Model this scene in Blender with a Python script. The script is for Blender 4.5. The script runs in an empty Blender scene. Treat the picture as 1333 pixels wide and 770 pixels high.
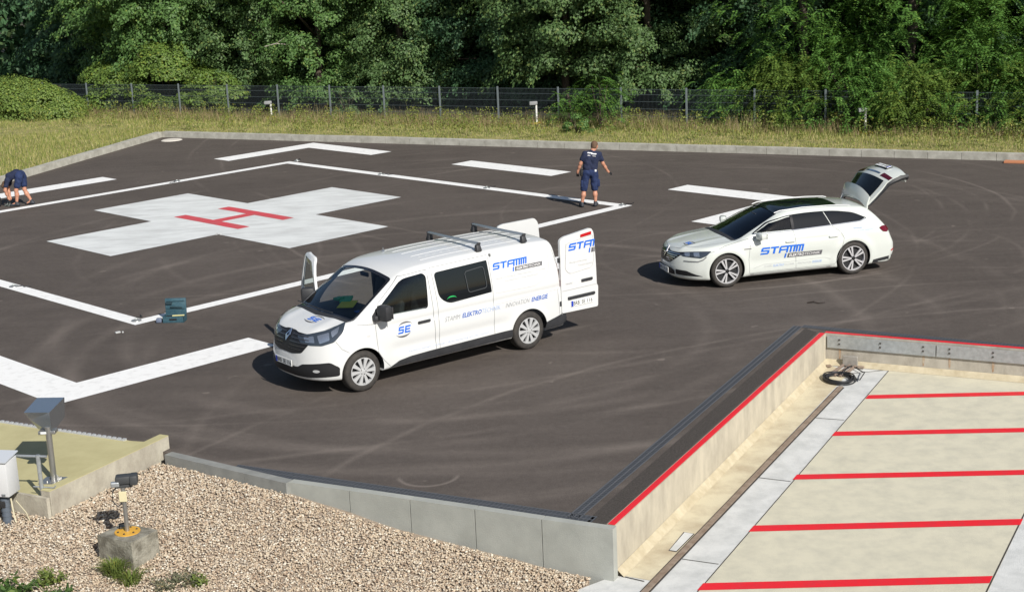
import bpy, bmesh, math, random
import numpy as np
from mathutils import Vector, Matrix
from mathutils.bvhtree import BVHTree
C = bpy.context.scene
COL = C.collection
random.seed(7)
# ------------------------------------------------------------------ camera
cam_d = bpy.data.cameras.new('camera'); cam = bpy.data.objects.new('camera', cam_d); COL.objects.link(cam); C.camera = cam
F = Vector((0.0, 0.9713403, -0.2376932)); R_ = Vector((0.9990345, -0.0104426, -0.0426739)); U = Vector((0.0439330, 0.2374637, 0.9704024))
m3 = Matrix((R_, U, -F)).transposed()
cam.matrix_world = Matrix.Translation((0, 0, 7.392)) @ m3.to_4x4()
cam_d.sensor_width = 36; cam_d.lens = 53.36; cam_d.clip_start = 0.5; cam_d.clip_end = 1500
# ------------------------------------------------------------------ light
SUN_EL, SUN_AZ = math.radians(37), math.radians(149.7)
w = bpy.data.worlds.new('World'); C.world = w; w.use_nodes = True
nt = w.node_tree; bgn = nt.nodes['Background']
sky = nt.nodes.new('ShaderNodeTexSky'); sky.sky_type = 'NISHITA'; sky.sun_disc = False
sky.sun_elevation = SUN_EL; sky.sun_rotation = SUN_AZ
nt.links.new(sky.outputs[0], bgn.inputs[0]); bgn.inputs[1].default_value = 0.062
sd = bpy.data.lights.new('sun', 'SUN'); sd.energy = 4.25; sd.angle = math.radians(0.5); sd.color = (1, 0.955, 0.88)
sun = bpy.data.objects.new('sun', sd); COL.objects.link(sun)
sdir = Vector((math.sin(SUN_AZ)*math.cos(SUN_EL), math.cos(SUN_AZ)*math.cos(SUN_EL), math.sin(SUN_EL)))
sun.rotation_euler = sdir.to_track_quat('Z', 'Y').to_euler(); sun.location = (10, -10, 30)
C.view_settings.view_transform = 'Standard'; C.view_settings.look = 'None'; C.view_settings.gamma = 1
C.view_settings.exposure = 0.38
C.render.engine = 'CYCLES'
C.cycles.max_bounces = 6; C.cycles.transparent_max_bounces = 8

# ------------------------------------------------------------------ materials
MATS = {}
def mat(name, col, rough=0.6, metal=0.0, col2=None, scale=8.0, detail=4.0, lo=0.35, hi=0.65, bump=0.0, bscale=None,
        coat=0.0, spec=0.5, island=0.0, trans=0.0, ior=1.45, alpha=1.0, stretch=None, sub=0.0):
    if name in MATS: return MATS[name]
    m = bpy.data.materials.new(name); m.use_nodes = True; MATS[name] = m
    n, l = m.node_tree.nodes, m.node_tree.links
    b = n['Principled BSDF']
    b.inputs['Base Color'].default_value = (*col, 1); b.inputs['Roughness'].default_value = rough
    b.inputs['Metallic'].default_value = metal; b.inputs['Coat Weight'].default_value = coat
    b.inputs['Coat Roughness'].default_value = 0.04
    b.inputs['Specular IOR Level'].default_value = spec; b.inputs['Transmission Weight'].default_value = trans
    b.inputs['IOR'].default_value = ior; b.inputs['Alpha'].default_value = alpha
    tc = None
    if col2 is not None or bump:
        tc = n.new('ShaderNodeTexCoord'); src = tc.outputs['Object']
        if stretch:
            mp = n.new('ShaderNodeMapping'); mp.inputs['Scale'].default_value = stretch; l.new(src, mp.inputs[0]); src = mp.outputs[0]
    if col2 is not None:
        t = n.new('ShaderNodeTexNoise'); t.inputs['Scale'].default_value = scale; t.inputs['Detail'].default_value = detail
        t.inputs['Roughness'].default_value = 0.62
        l.new(src, t.inputs['Vector'])
        r = n.new('ShaderNodeMapRange'); r.inputs[1].default_value = lo; r.inputs[2].default_value = hi
        l.new(t.outputs['Fac'], r.inputs[0])
        mx = n.new('ShaderNodeMix'); mx.data_type = 'RGBA'; mx.inputs[6].default_value = (*col, 1); mx.inputs[7].default_value = (*col2, 1)
        l.new(r.outputs[0], mx.inputs[0]); l.new(mx.outputs[2], b.inputs['Base Color'])
    if bump:
        t2 = n.new('ShaderNodeTexNoise'); t2.inputs['Scale'].default_value = bscale or scale*4; t2.inputs['Detail'].default_value = 5
        l.new(src, t2.inputs['Vector'])
        bp = n.new('ShaderNodeBump'); bp.inputs['Strength'].default_value = bump; bp.inputs['Distance'].default_value = 0.02
        l.new(t2.outputs['Fac'], bp.inputs['Height']); l.new(bp.outputs[0], b.inputs['Normal'])
    return m

def island_mat(name, stops, rough=0.7, transl=0.0, spec=0.3):
    """each loose piece (leaf, blade, stone) takes its own colour from the ramp"""
    m = bpy.data.materials.new(name); m.use_nodes = True; MATS[name] = m
    n, l = m.node_tree.nodes, m.node_tree.links
    b = n['Principled BSDF']; b.inputs['Roughness'].default_value = rough; b.inputs['Specular IOR Level'].default_value = spec
    g = n.new('ShaderNodeNewGeometry'); cr = n.new('ShaderNodeValToRGB'); cr.color_ramp.interpolation = 'LINEAR'
    els = cr.color_ramp.elements
    while len(els) < len(stops): els.new(0.5)
    for e, (p, c) in zip(els, stops): e.position = p; e.color = (*c, 1)
    l.new(g.outputs['Random Per Island'], cr.inputs[0]); l.new(cr.outputs[0], b.inputs['Base Color'])
    if transl:
        tr = n.new('ShaderNodeBsdfTranslucent'); mx = n.new('ShaderNodeMixShader'); mx.inputs[0].default_value = transl
        hs = n.new('ShaderNodeHueSaturation'); hs.inputs['Hue'].default_value = 0.48; hs.inputs['Saturation'].default_value = 1.15; hs.inputs['Value'].default_value = 1.4
        l.new(cr.outputs[0], hs.inputs['Color']); l.new(hs.outputs[0], tr.inputs[0])
        l.new(b.outputs[0], mx.inputs[1]); l.new(tr.outputs[0], mx.inputs[2]); l.new(mx.outputs[0], n['Material Output'].inputs[0])
    return m

# ------------------------------------------------------------------ object helpers
def tag(o, label=None, cat=None, group=None, kind=None):
    if label: o['label'] = label
    if cat: o['category'] = cat
    if group: o['group'] = group
    if kind: o['kind'] = kind
    return o
def empty(name, loc=(0, 0, 0), rz=0.0, label=None, cat=None, group=None):
    o = bpy.data.objects.new(name, None); COL.objects.link(o); o.location = loc; o.rotation_euler = (0, 0, rz)
    o.empty_display_size = 0.2
    return tag(o, label, cat, group)
def link_mesh(name, me, m, parent=None, smooth=None):
    o = bpy.data.objects.new(name, me); COL.objects.link(o)
    if m is not None:
        for mm in (m if isinstance(m, (list, tuple)) else [m]): me.materials.append(mm)
    if parent is not None: o.parent = parent
    if smooth is not None:
        me.shade_smooth(); me.set_sharp_from_angle(angle=math.radians(smooth))
    return o
def np_mesh(name, V, faces):
    """V (n,3); faces (m,k) array, all of one size"""
    V = np.asarray(V, np.float32); faces = np.asarray(faces, np.int32)
    me = bpy.data.meshes.new(name); me.vertices.add(len(V)); me.vertices.foreach_set('co', V.ravel())
    k = faces.shape[1]; me.loops.add(faces.size); me.loops.foreach_set('vertex_index', faces.ravel())
    me.polygons.add(len(faces)); me.polygons.foreach_set('loop_start', np.arange(0, faces.size, k, dtype=np.int32))
    me.update(calc_edges=True); me.validate(); return me
class MB:
    """gathers simple shapes into ONE mesh"""
    def __init__(s): s.bm = bmesh.new()
    def box(s, c, d, rot=None, bev=0.0, taper=None):
        c = Vector(c); M = rot.to_4x4() if rot is not None else Matrix.Identity(4)
        r = bmesh.ops.create_cube(s.bm, size=1.0)
        vs = r['verts']
        for v in vs:
            p = Vector((v.co.x*d[0], v.co.y*d[1], v.co.z*d[2]))
            if taper and p.z > 0: p.x *= taper; p.y *= taper
            v.co = p
        if bev:
            es = list({e for v in vs for e in v.link_edges})
            rr = bmesh.ops.bevel(s.bm, geom=es, offset=bev, segments=2, profile=0.5, affect='EDGES'); vs = list({v for f in rr['faces'] for v in f.verts} | {v for v in vs if v.is_valid})
        for v in vs: v.co = c + (M @ v.co.to_4d()).to_3d()
        return s
    def prism(s, pts, a, b):
        """polygon pts (list of 3-D Vectors) swept from offset a to offset b"""
        a, b = Vector(a), Vector(b); P = [Vector(p) for p in pts]
        v0 = [s.bm.verts.new(p+a) for p in P]; v1 = [s.bm.verts.new(p+b) for p in P]; n = len(P)
        s.bm.faces.new(v0); s.bm.faces.new(v1[::-1])
        for i in range(n): s.bm.faces.new((v0[i], v1[i], v1[(i+1) % n], v0[(i+1) % n]))
        return s
    def tube(s, pts, r, n=8, cap=True, closed=False):
        P = [Vector(p) for p in pts]; rr = r if isinstance(r, (list, tuple)) else [r]*len(P); rings = []
        up = Vector((0, 0, 1))
        for i, p in enumerate(P):
            if closed: t = P[(i+1) % len(P)]-P[i-1]
            else: t = (P[min(i+1, len(P)-1)]-P[max(i-1, 0)])
            t.normalize(); a = t.cross(up)
            if a.length < 1e-3: a = t.cross(Vector((1, 0, 0)))
            a.normalize(); b = t.cross(a).normalized(); 
            rings.append([s.bm.verts.new(p+a*math.cos(2*math.pi*k/n)*rr[i]+b*math.sin(2*math.pi*k/n)*rr[i]) for k in range(n)])
        for i in range(len(P) if closed else len(P)-1):
            A, B = rings[i], rings[(i+1) % len(P)]
            for k in range(n): s.bm.faces.new((A[k], A[(k+1) % n], B[(k+1) % n], B[k]))
        if cap and not closed: s.bm.faces.new(rings[0][::-1]); s.bm.faces.new(rings[-1])
        return s
    def lathe(s, prof, n=32, M=None, cap=True):
        """prof [(r, h)] revolved round local Z, then transformed by M"""
        M = M or Matrix.Identity(4); rings = []
        for r, h in prof: rings.append([s.bm.verts.new(M @ Vector((r*math.cos(2*math.pi*k/n), r*math.sin(2*math.pi*k/n), h))) for k in range(n)])
        for A, B in zip(rings[:-1], rings[1:]):
            for k in range(n): s.bm.faces.new((A[k], A[(k+1) % n], B[(k+1) % n], B[k]))
        if cap: s.bm.faces.new(rings[0][::-1]); s.bm.faces.new(rings[-1])
        return s
    def quad(s, *pts): s.bm.faces.new([s.bm.verts.new(Vector(p)) for p in pts]); return s
    def build(s, name, m, parent=None, smooth=None, bevel=0.0):
        if bevel:
            bmesh.ops.bevel(s.bm, geom=[e for e in s.bm.edges if len(e.link_faces) == 2 and e.calc_face_angle(0) > 0.5], offset=bevel, segments=2, profile=0.5, affect='EDGES')
        bmesh.ops.recalc_face_normals(s.bm, faces=s.bm.faces)
        me = bpy.data.meshes.new(name); s.bm.to_mesh(me); s.bm.free()
        return link_mesh(name, me, m, parent, smooth)
def pchip(xs, ys):
    xs = np.array(xs, float); ys = np.array(ys, float)
    if xs[0] > xs[-1]: xs, ys = xs[::-1], ys[::-1]
    h = np.diff(xs); d = np.diff(ys)/h; m = np.zeros(len(xs))
    for i in range(1, len(xs)-1):
        if d[i-1]*d[i] > 0:
            w1, w2 = 2*h[i]+h[i-1], h[i]+2*h[i-1]; m[i] = (w1+w2)/(w1/d[i-1]+w2/d[i])
    m[0], m[-1] = d[0], d[-1]
    def f(x):
        x = np.asarray(x, float); xc = np.clip(x, xs[0], xs[-1]); i = np.clip(np.searchsorted(xs, xc)-1, 0, len(h)-1)
        t = (xc-xs[i])/h[i]
        v = (1+2*t)*(1-t)**2*ys[i]+t*(1-t)**2*h[i]*m[i]+t*t*(3-2*t)*ys[i+1]+t*t*(t-1)*h[i]*m[i+1]
        return v + np.where(x < xs[0], (x-xs[0])*m[0], 0)+np.where(x > xs[-1], (x-xs[-1])*m[-1], 0)
    return f
def smax(a, b, r):
    h = np.maximum(r-np.abs(a-b), 0)/r; return np.maximum(a, b)+h*h*r*0.25
def smin(a, b, r): return -smax(-a, -b, r)
def grad(f, P, e=1e-3):
    g = np.empty_like(P)
    for k in range(3):
        d = np.zeros(3); d[k] = e; A, B = P+d, P-d
        g[:, k] = (f(A[:, 0], A[:, 1], A[:, 2])-f(B[:, 0], B[:, 1], B[:, 2]))/(2*e)
    return g
def surfnet(f, lo, hi, h, newton=4):
    lo = np.array(lo, float); n = np.ceil((np.array(hi)-lo)/h).astype(int)+1
    ax = [lo[k]+h*np.arange(n[k]) for k in range(3)]
    X, Y, Z = np.meshgrid(*ax, indexing='ij'); G = f(X, Y, Z); S = G < 0
    cs = n-1; acc = np.zeros((*cs, 3)); cnt = np.zeros(cs)
    for a in range(3):
        sl0 = [slice(None)]*3; sl1 = [slice(None)]*3; sl0[a] = slice(0, -1); sl1[a] = slice(1, None)
        g0, g1 = G[tuple(sl0)], G[tuple(sl1)]; cr = (g0 < 0) != (g1 < 0)
        idx = np.argwhere(cr); t = g0[cr]/(g0[cr]-g1[cr]); p = idx.astype(float); p[:, a] += t
        o = [k for k in range(3) if k != a]
        for da in (0, 1):
            for db in (0, 1):
                c = idx.copy(); c[:, o[0]] -= da; c[:, o[1]] -= db
                ok = ((c >= 0) & (c < cs)).all(1); cc = c[ok]
                np.add.at(acc, (cc[:, 0], cc[:, 1], cc[:, 2]), p[ok]); np.add.at(cnt, (cc[:, 0], cc[:, 1], cc[:, 2]), 1)
    act = cnt > 0; ids = -np.ones(cs, int); ids[act] = np.arange(act.sum())
    V = acc[act]/cnt[act][:, None]*h+lo
    quads = []
    for a in range(3):
        sl0 = [slice(None)]*3; sl1 = [slice(None)]*3; sl0[a] = slice(0, -1); sl1[a] = slice(1, None)
        s0, s1 = S[tuple(sl0)], S[tuple(sl1)]; idx = np.argwhere(s0 != s1); b, c = (a+1) % 3, (a+2) % 3
        ok = (idx[:, b] > 0) & (idx[:, c] > 0) & (idx[:, b] < cs[b]) & (idx[:, c] < cs[c]); idx = idx[ok]
        ins = S[idx[:, 0], idx[:, 1], idx[:, 2]]
        q = []
        for db, dc in ((1, 1), (0, 1), (0, 0), (1, 0)):
            k = idx.copy(); k[:, b] -= db; k[:, c] -= dc; q.append(ids[k[:, 0], k[:, 1], k[:, 2]])
        q = np.stack(q, 1); q[~ins] = q[~ins][:, ::-1]; quads.append(q)
    Q = np.concatenate(quads)
    for _ in range(newton):
        v = f(V[:, 0], V[:, 1], V[:, 2]); g = grad(f, V); gg = (g*g).sum(1)+1e-9
        step = -(v/gg)[:, None]*g; ln = np.linalg.norm(step, axis=1, keepdims=True); V = V+step*np.minimum(1, h*0.7/(ln+1e-9))
    return V, Q
def boolean(o, cutters, op='DIFFERENCE'):
    par = o.parent; o.parent = None
    for c in cutters:
        md = o.modifiers.new('b', 'BOOLEAN'); md.operation = op; md.object = c; md.solver = 'EXACT'
    bpy.context.view_layer.update(); dg = bpy.context.evaluated_depsgraph_get()
    me = bpy.data.meshes.new_from_object(o.evaluated_get(dg)); old = o.data; o.modifiers.clear(); o.data = me; o.parent = par
    for c in cutters:
        d = c.data; bpy.data.objects.remove(c); bpy.data.meshes.remove(d)
def sdf_normals(o, f, tol=0.004):
    """shading normals straight from the shape function on the outer skin"""
    me = o.data; n = len(me.vertices); V = np.empty(n*3, np.float32); me.vertices.foreach_get('co', V); V = V.reshape(-1, 3).astype(float)
    g = grad(f, V); ln = np.linalg.norm(g, axis=1, keepdims=True); on = np.abs(f(V[:, 0], V[:, 1], V[:, 2]))/ln[:, 0] < tol; g = g/ln
    nl = len(me.loops); li = np.empty(nl, np.int32); me.loops.foreach_get('vertex_index', li)
    npoly = len(me.polygons); pn = np.empty(npoly*3, np.float32); me.polygons.foreach_get('normal', pn); pn = pn.reshape(-1, 3)
    lt = np.empty(npoly, np.int32); me.polygons.foreach_get('loop_total', lt); pl = np.repeat(np.arange(npoly), lt)
    N = pn[pl].astype(float); gv = g[li]; use = on[li] & ((N*gv).sum(1) > 0.6); N[use] = gv[use]
    me.shade_smooth(); me.normals_split_custom_set(N.tolist())
def rpoly(pts, r=0.05, n=4):
    """2-D polygon with rounded corners; r may be a list"""
    out = []; N = len(pts)
    for i, p in enumerate(pts):
        rr = r[i] if isinstance(r, (list, tuple)) else r
        p = Vector(p); a = Vector(pts[i-1]); b = Vector(pts[(i+1) % N]); da = (a-p); db = (b-p)
        k = min(rr, da.length*0.45, db.length*0.45)
        if rr <= 0: out.append(tuple(p)); continue
        A = p+da.normalized()*k; B = p+db.normalized()*k
        for j in range(n+1):
            t = j/n; out.append(tuple((1-t)**2*A+2*t*(1-t)*p+t*t*B))
    return out
class Skin:
    """lays flat 2-D shapes on a curved body by casting them along an axis"""
    def __init__(s, V, Q): s.bvh = BVHTree.FromPolygons([tuple(v) for v in V], [tuple(q) for q in Q])
    def lay(s, name, polys, org, u, v, m, parent, off=0.003, cell=0.06, step=0.0, thick=0.0, bm2=None, smooth=True):
        org, u, v = Vector(org), Vector(u), Vector(v); n = u.cross(v).normalized()
        bm = bm2 or bmesh.new(); lay = []
        for i, poly in enumerate(polys):
            f = bm.faces.new([bm.verts.new((p[0], p[1], i*step)) for p in poly])
        bm.normal_update()
        xs = [q.co.x for q in bm.verts]; ys = [q.co.y for q in bm.verts]
        if cell:
            k = math.floor(min(xs)/cell)+1
            while k*cell < max(xs):
                bmesh.ops.bisect_plane(bm, geom=bm.verts[:]+bm.edges[:]+bm.faces[:], plane_co=(k*cell, 0, 0), plane_no=(1, 0, 0)); k += 1
            k = math.floor(min(ys)/cell)+1
            while k*cell < max(ys):
                bmesh.ops.bisect_plane(bm, geom=bm.verts[:]+bm.edges[:]+bm.faces[:], plane_co=(0, k*cell, 0), plane_no=(0, 1, 0)); k += 1
        un, vn = u.normalized(), v.normalized(); last = None; miss = []
        for q in bm.verts:
            base = org+un*q.co.x+vn*q.co.y; ex = q.co.z
            hit, nn, _, _ = s.bvh.ray_cast(base+n*3, -n, 6)
            if hit is None: miss.append((q, base, ex)); continue
            if nn.dot(n) < 0: nn = -nn
            last = (hit-base).dot(n); q.co = hit+n*0.0+nn*(off+ex)
        if miss:
            good = [q for q in bm.verts if q not in {a[0] for a in miss}]
            for q, base, ex in miss:
                if good:
                    g = min(good, key=lambda t: ((t.co-base)-n*((t.co-base).dot(n))).length); q.co = base+n*((g.co-base).dot(n))
        if thick:
            r = bmesh.ops.extrude_face_region(bm, geom=bm.faces[:]); 
            bm.normal_update()
            for q in [g for g in r['geom'] if isinstance(g, bmesh.types.BMVert)]: q.co -= n*thick
            bmesh.ops.recalc_face_normals(bm, faces=bm.faces)
        me = bpy.data.meshes.new(name); bm.to_mesh(me); bm.free()
        o = link_mesh(name, me, m, parent)
        if smooth: me.shade_smooth(); me.set_sharp_from_angle(angle=0.6)
        return o
def text_bm(body, box, shear=0.0, bold=0.0, bm=None, z=0.0):
    """flat letters scaled into box (u0, v0, u1, v1)"""
    cu = bpy.data.curves.new('t', 'FONT'); cu.body = body; cu.shear = shear; cu.offset = bold; cu.resolution_u = 2
    ob = bpy.data.objects.new('t', cu); COL.objects.link(ob); dg = bpy.context.evaluated_depsgraph_get(); dg.update()
    me = bpy.data.meshes.new_from_object(ob.evaluated_get(dg)); bpy.data.objects.remove(ob); bpy.data.curves.remove(cu)
    V = np.array([v.co[:] for v in me.vertices]); lo, hi = V.min(0), V.max(0); u0, v0, u1, v1 = box
    bm = bm or bmesh.new(); vs = [bm.verts.new((u0+(p[0]-lo[0])/(hi[0]-lo[0])*(u1-u0), v0+(p[1]-lo[1])/(hi[1]-lo[1])*(v1-v0), z)) for p in V]
    for p in me.polygons:
        try: bm.faces.new([vs[i] for i in p.vertices])
        except ValueError: pass
    bpy.data.meshes.remove(me); return bm
def rect(u0, v0, u1, v1, sh=0.0): return [(u0+sh*v0, v0), (u1+sh*v0, v0), (u1+sh*v1, v1), (u0+sh*v1, v1)]
def line_poly(pts, wd):
    """closed ribbon polygons along a 2-D polyline, one per segment"""
    out = []
    for a, b in zip(pts[:-1], pts[1:]):
        a, b = Vector(a), Vector(b); t = (b-a).normalized(); nrm = Vector((-t.y, t.x))*wd/2
        a2, b2 = a-t*wd*0.2, b+t*wd*0.2
        out.append([tuple(a2-nrm), tuple(b2-nrm), tuple(b2+nrm), tuple(a2+nrm)])
    return out
def arc_ring(cx, cy, rx, ry, a0, a1, w0, n=14):
    """crescent: thin at both tips"""
    o, i = [], []
    for k in range(n+1):
        t = k/n; a = math.radians(a0+(a1-a0)*t); ww = w0*math.sin(math.pi*t)
        o.append((cx+rx*math.cos(a), cy+ry*math.sin(a))); 
        if 0 < k < n: i.append((cx+(rx)*math.cos(a), cy+(ry-ww)*math.sin(a)))
    return o+i[::-1]
# ------------------------------------------------------------------ the ground and the pad
A0 = np.array([-13.993, 40.461]); AX = np.array([.69917, -.71495]); BX = np.array([.71495, .69917])
def AB(a, b, z=0.0): p = A0+AX*a+BX*b; return (float(p[0]), float(p[1]), z)
def flat(name, pts, z, m, kind='structure', parent=None, thick=0.0):
    mb = MB(); P = [Vector((p[0], p[1], z if len(p) < 3 else p[2])) for p in pts]
    if thick: mb.prism(P, (0, 0, -thick), (0, 0, 0))
    else:
        f = mb.bm.faces.new([mb.bm.verts.new(p) for p in P])
    o = mb.build(name, m, parent)
    if not thick:
        me = o.data
        if me.polygons[0].normal.z < 0: me.flip_normals()
    if kind and parent is None: o['kind'] = kind
    return o
def asphalt_mat():
    m = bpy.data.materials.new('asphalt'); m.use_nodes = True; n, l = m.node_tree.nodes, m.node_tree.links
    b = n['Principled BSDF']; b.inputs['Roughness'].default_value = .82; b.inputs['Specular IOR Level'].default_value = .25
    tc = n.new('ShaderNodeTexCoord'); P = tc.outputs['Object']
    def noise(scale, det=4, vec=P, rough=.6):
        t = n.new('ShaderNodeTexNoise'); t.inputs['Scale'].default_value = scale; t.inputs['Detail'].default_value = det; t.inputs['Roughness'].default_value = rough; l.new(vec, t.inputs['Vector']); return t.outputs['Fac']
    def mth(op, a, c=None, cl=False):
        t = n.new('ShaderNodeMath'); t.operation = op; t.use_clamp = cl
        for i, v in enumerate((a, c)):
            if v is None: continue
            if isinstance(v, (int, float)): t.inputs[i].default_value = v
            else: l.new(v, t.inputs[i])
        return t.outputs[0]
    def rng(v, a, c, lo, hi):
        t = n.new('ShaderNodeMapRange'); t.inputs[1].default_value = a; t.inputs[2].default_value = c; t.inputs[3].default_value = lo; t.inputs[4].default_value = hi; l.new(v, t.inputs[0]); return t.outputs[0]
    def mapped(rot, sc):
        mp = n.new('ShaderNodeMapping'); mp.inputs['Rotation'].default_value = (0, 0, rot); mp.inputs['Scale'].default_value = sc; l.new(P, mp.inputs[0]); return mp.outputs[0]
    fine = noise(55, 3); mid = noise(1.1, 5); big = noise(.16, 3)
    grain = noise(210, 2, rough=.8)
    v = mth('ADD', rng(mid, .3, .7, -.05, .05), rng(big, .3, .7, -.06, .06))
    v = mth('ADD', v, rng(fine, .3, .7, -.20, .20)); v = mth('ADD', v, rng(grain, .35, .65, -.16, .16)); v = mth('ADD', v, rng(noise(9, 6), .3, .7, -.07, .07))
    # long sweeping traces of tyres and of the paver
    for rot, sc, amp in ((.25, (.16, 1.9, 1), .016), (-.5, (.2, 2.4, 1), .014), (.02, (.12, 2.6, 1), .018)):
        t = noise(1.0, 4, mapped(rot, sc)); v = mth('ADD', v, rng(t, .44, .68, 0, amp*2.4))
    rings = [(3.46, 39.11, 9.3, .05, .55), (2.02, 39.31, 9.11, .05, .3), (-6.87, 43.1, 11.67, .05, .3), (2.68, 38.2, 8.77, .06, .3), (-1.92, 27.28, 6.09, .15, .34), (-.89, 28.98, 6.56, .14, .32),
             (-1.2, 27.9, 7.7, .16, .34), (-1.3, 28.1, 9.3, .14, .30), (0.5, 30.2, 9.5, .16, .28), (-1.6, 27.6, 5.2, .13, .26), (4.74, 33.31, 2.77, .05, .3), (9.75, 13.26, 14.26, .06, .45), (9.3, 13.6, 16.1, .06, .35), (15.87, 56.08, 27.11, .06, .35), (15.2, 55.5, 25.2, .06, .3), (6.1, 33.0, 5.1, .06, .3), (-9.2, 51.8, 31.3, .08, .4), (-9.6, 52.4, 29.8, .08, .35), (-1.27, 19.93, .41, .03, .9), (-12, 35, 7.5, .06, .3), (7, 22, 12, .1, .25), (.2, 33.5, 13.6, .12, .26), (-.6, 32.8, 14.9, .10, .24), (3.1, 38.6, 11.8, .10, .22), (2.4, 38.9, 13.2, .09, .2), (-2.5, 31, 12.2, .08, .2), (-13, 33, 9.8, .08, .22), (2.5, 30.5, 12.5, .16, .22), (-4, 36, 13.4, .05, .25), (6, 39, 6.2, .05, .35)]
    sep = n.new('ShaderNodeSeparateXYZ'); l.new(P, sep.inputs[0]); brk = rng(noise(.33, 3), .42, .62, 0, 1); brk2 = rng(noise(.21, 2), .60, .42, 0, 1)
    wob = mth('MULTIPLY', mth('SUBTRACT', noise(.35, 2), .5), .35)
    tot = None
    for i, (cx, cy, r, w_, amp) in enumerate(rings):
        dx = mth('SUBTRACT', sep.outputs[0], cx); dy = mth('SUBTRACT', sep.outputs[1], cy)
        d = mth('SQRT', mth('ADD', mth('MULTIPLY', dx, dx), mth('MULTIPLY', dy, dy)))
        if r > 1: d = mth('ADD', d, wob)
        e = mth('ABSOLUTE', mth('SUBTRACT', d, r)); k = rng(e, 0, w_*1.6, amp*.62, 0)
        if r > 1: k = mth('MULTIPLY', k, brk if i % 2 else brk2)
        elif True: k = mth('MULTIPLY', k, rng(dy, .02, -.12, 0, 1))
        tot = k if tot is None else mth('ADD', tot, k)
    v = mth('ADD', v, tot)
    # small pale splashes
    sp = noise(2.6, 2, rough=.4); v = mth('ADD', v, rng(sp, .735, .77, 0, .35))
    mx = n.new('ShaderNodeMix'); mx.data_type = 'RGBA'; mx.inputs[6].default_value = (.045, .037, .0325, 1); mx.inputs[7].default_value = (.195, .166, .146, 1)
    l.new(mth('ADD', v, .27, True), mx.inputs[0]); l.new(mx.outputs[2], b.inputs['Base Color'])
    bp = n.new('ShaderNodeBump'); bp.inputs['Strength'].default_value = .5; bp.inputs['Distance'].default_value = .006; l.new(noise(140, 3), bp.inputs['Height']); l.new(bp.outputs[0], b.inputs['Normal'])
    return m
ASPH = asphalt_mat()
LINE = mat('line_paint', (.84, .84, .83), .6, col2=(.62, .615, .60), scale=6, detail=12, lo=.50, hi=.80, bump=.3, bscale=120)
CROSSP = mat('cross_paint', (.70, .72, .715), .6, col2=(.50, .51, .505), scale=1.6, detail=12, lo=.42, hi=.72, bump=.3, bscale=120, stretch=(.5, 1.4, 1))
REDP = mat('red_paint', (.72, .016, .026), .55, col2=(.56, .03, .04), scale=7, detail=12, lo=.45, hi=.8)
REDP2 = mat('faded_red_paint', (.62, .055, .075), .6, col2=(.50, .10, .11), scale=3, detail=6)
CONC = mat('concrete_kerb', (.46, .45, .40), .85, col2=(.31, .30, .26), scale=3.5, detail=12, bump=.3, bscale=60)
CONCB = mat('concrete_block', (.37, .38, .35), .85, col2=(.30, .31, .285), scale=2.0, detail=7, bump=.25, bscale=70)
CONCW = mat('concrete_wall', (.46, .43, .35), .9, col2=(.30, .27, .22), scale=3.5, detail=9, bump=.4, bscale=40, stretch=(1, 1, .6))
CREAM = mat('cream_coat', (.60, .54, .39), .75, col2=(.42, .35, .24), scale=2.2, detail=12, lo=.42, hi=.72, bump=.3, bscale=50)
CREAM2 = mat('cream_floor', (.60, .565, .44), .75, col2=(.46, .44, .355), scale=3.2, detail=14, lo=.40, hi=.80, bump=.2, bscale=50)
SLAB = mat('pale_slab', (.62, .625, .61), .85, col2=(.44, .45, .44), scale=3, detail=12, lo=.4, hi=.75, bump=.3, bscale=60)
DARKL = mat('joint_dark', (.05, .045, .04), .9)
SAND = mat('ochre_coat', (.47, .43, .235), .75, col2=(.40, .36, .19), scale=2.2, detail=8, lo=.4, hi=.7)
DRAIN = mat('drain_grate', (.04, .045, .052), .6, metal=.0, col2=(.065, .07, .08), scale=30, detail=2)
STEEL = mat('galvanised_steel', (.45, .48, .50), .4, metal=.55, col2=(.36, .385, .40), scale=14, detail=3)
RUST = mat('rust_stain', (.32, .19, .11), .9, col2=(.42, .36, .28), scale=9, detail=6)

big = flat('ground', [(-500, -60), (500, -60), (500, 900), (-500, 900)], -1.35, mat('earth', (.10, .085, .06), .95, col2=(.07, .075, .035), scale=.4))
pad = [(-5.3, 21.45), (-3.25, 19.98), (1.13, 17.78), (1.06, 17.90), (5.50, 26.36), (60, -1.83), (60, 21.35), (-13.15, 58.43), (-21.6, 29.95), (-5.85, 21.74)]
flat('helipad_asphalt', pad, 0, ASPH, thick=1.3)
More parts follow.
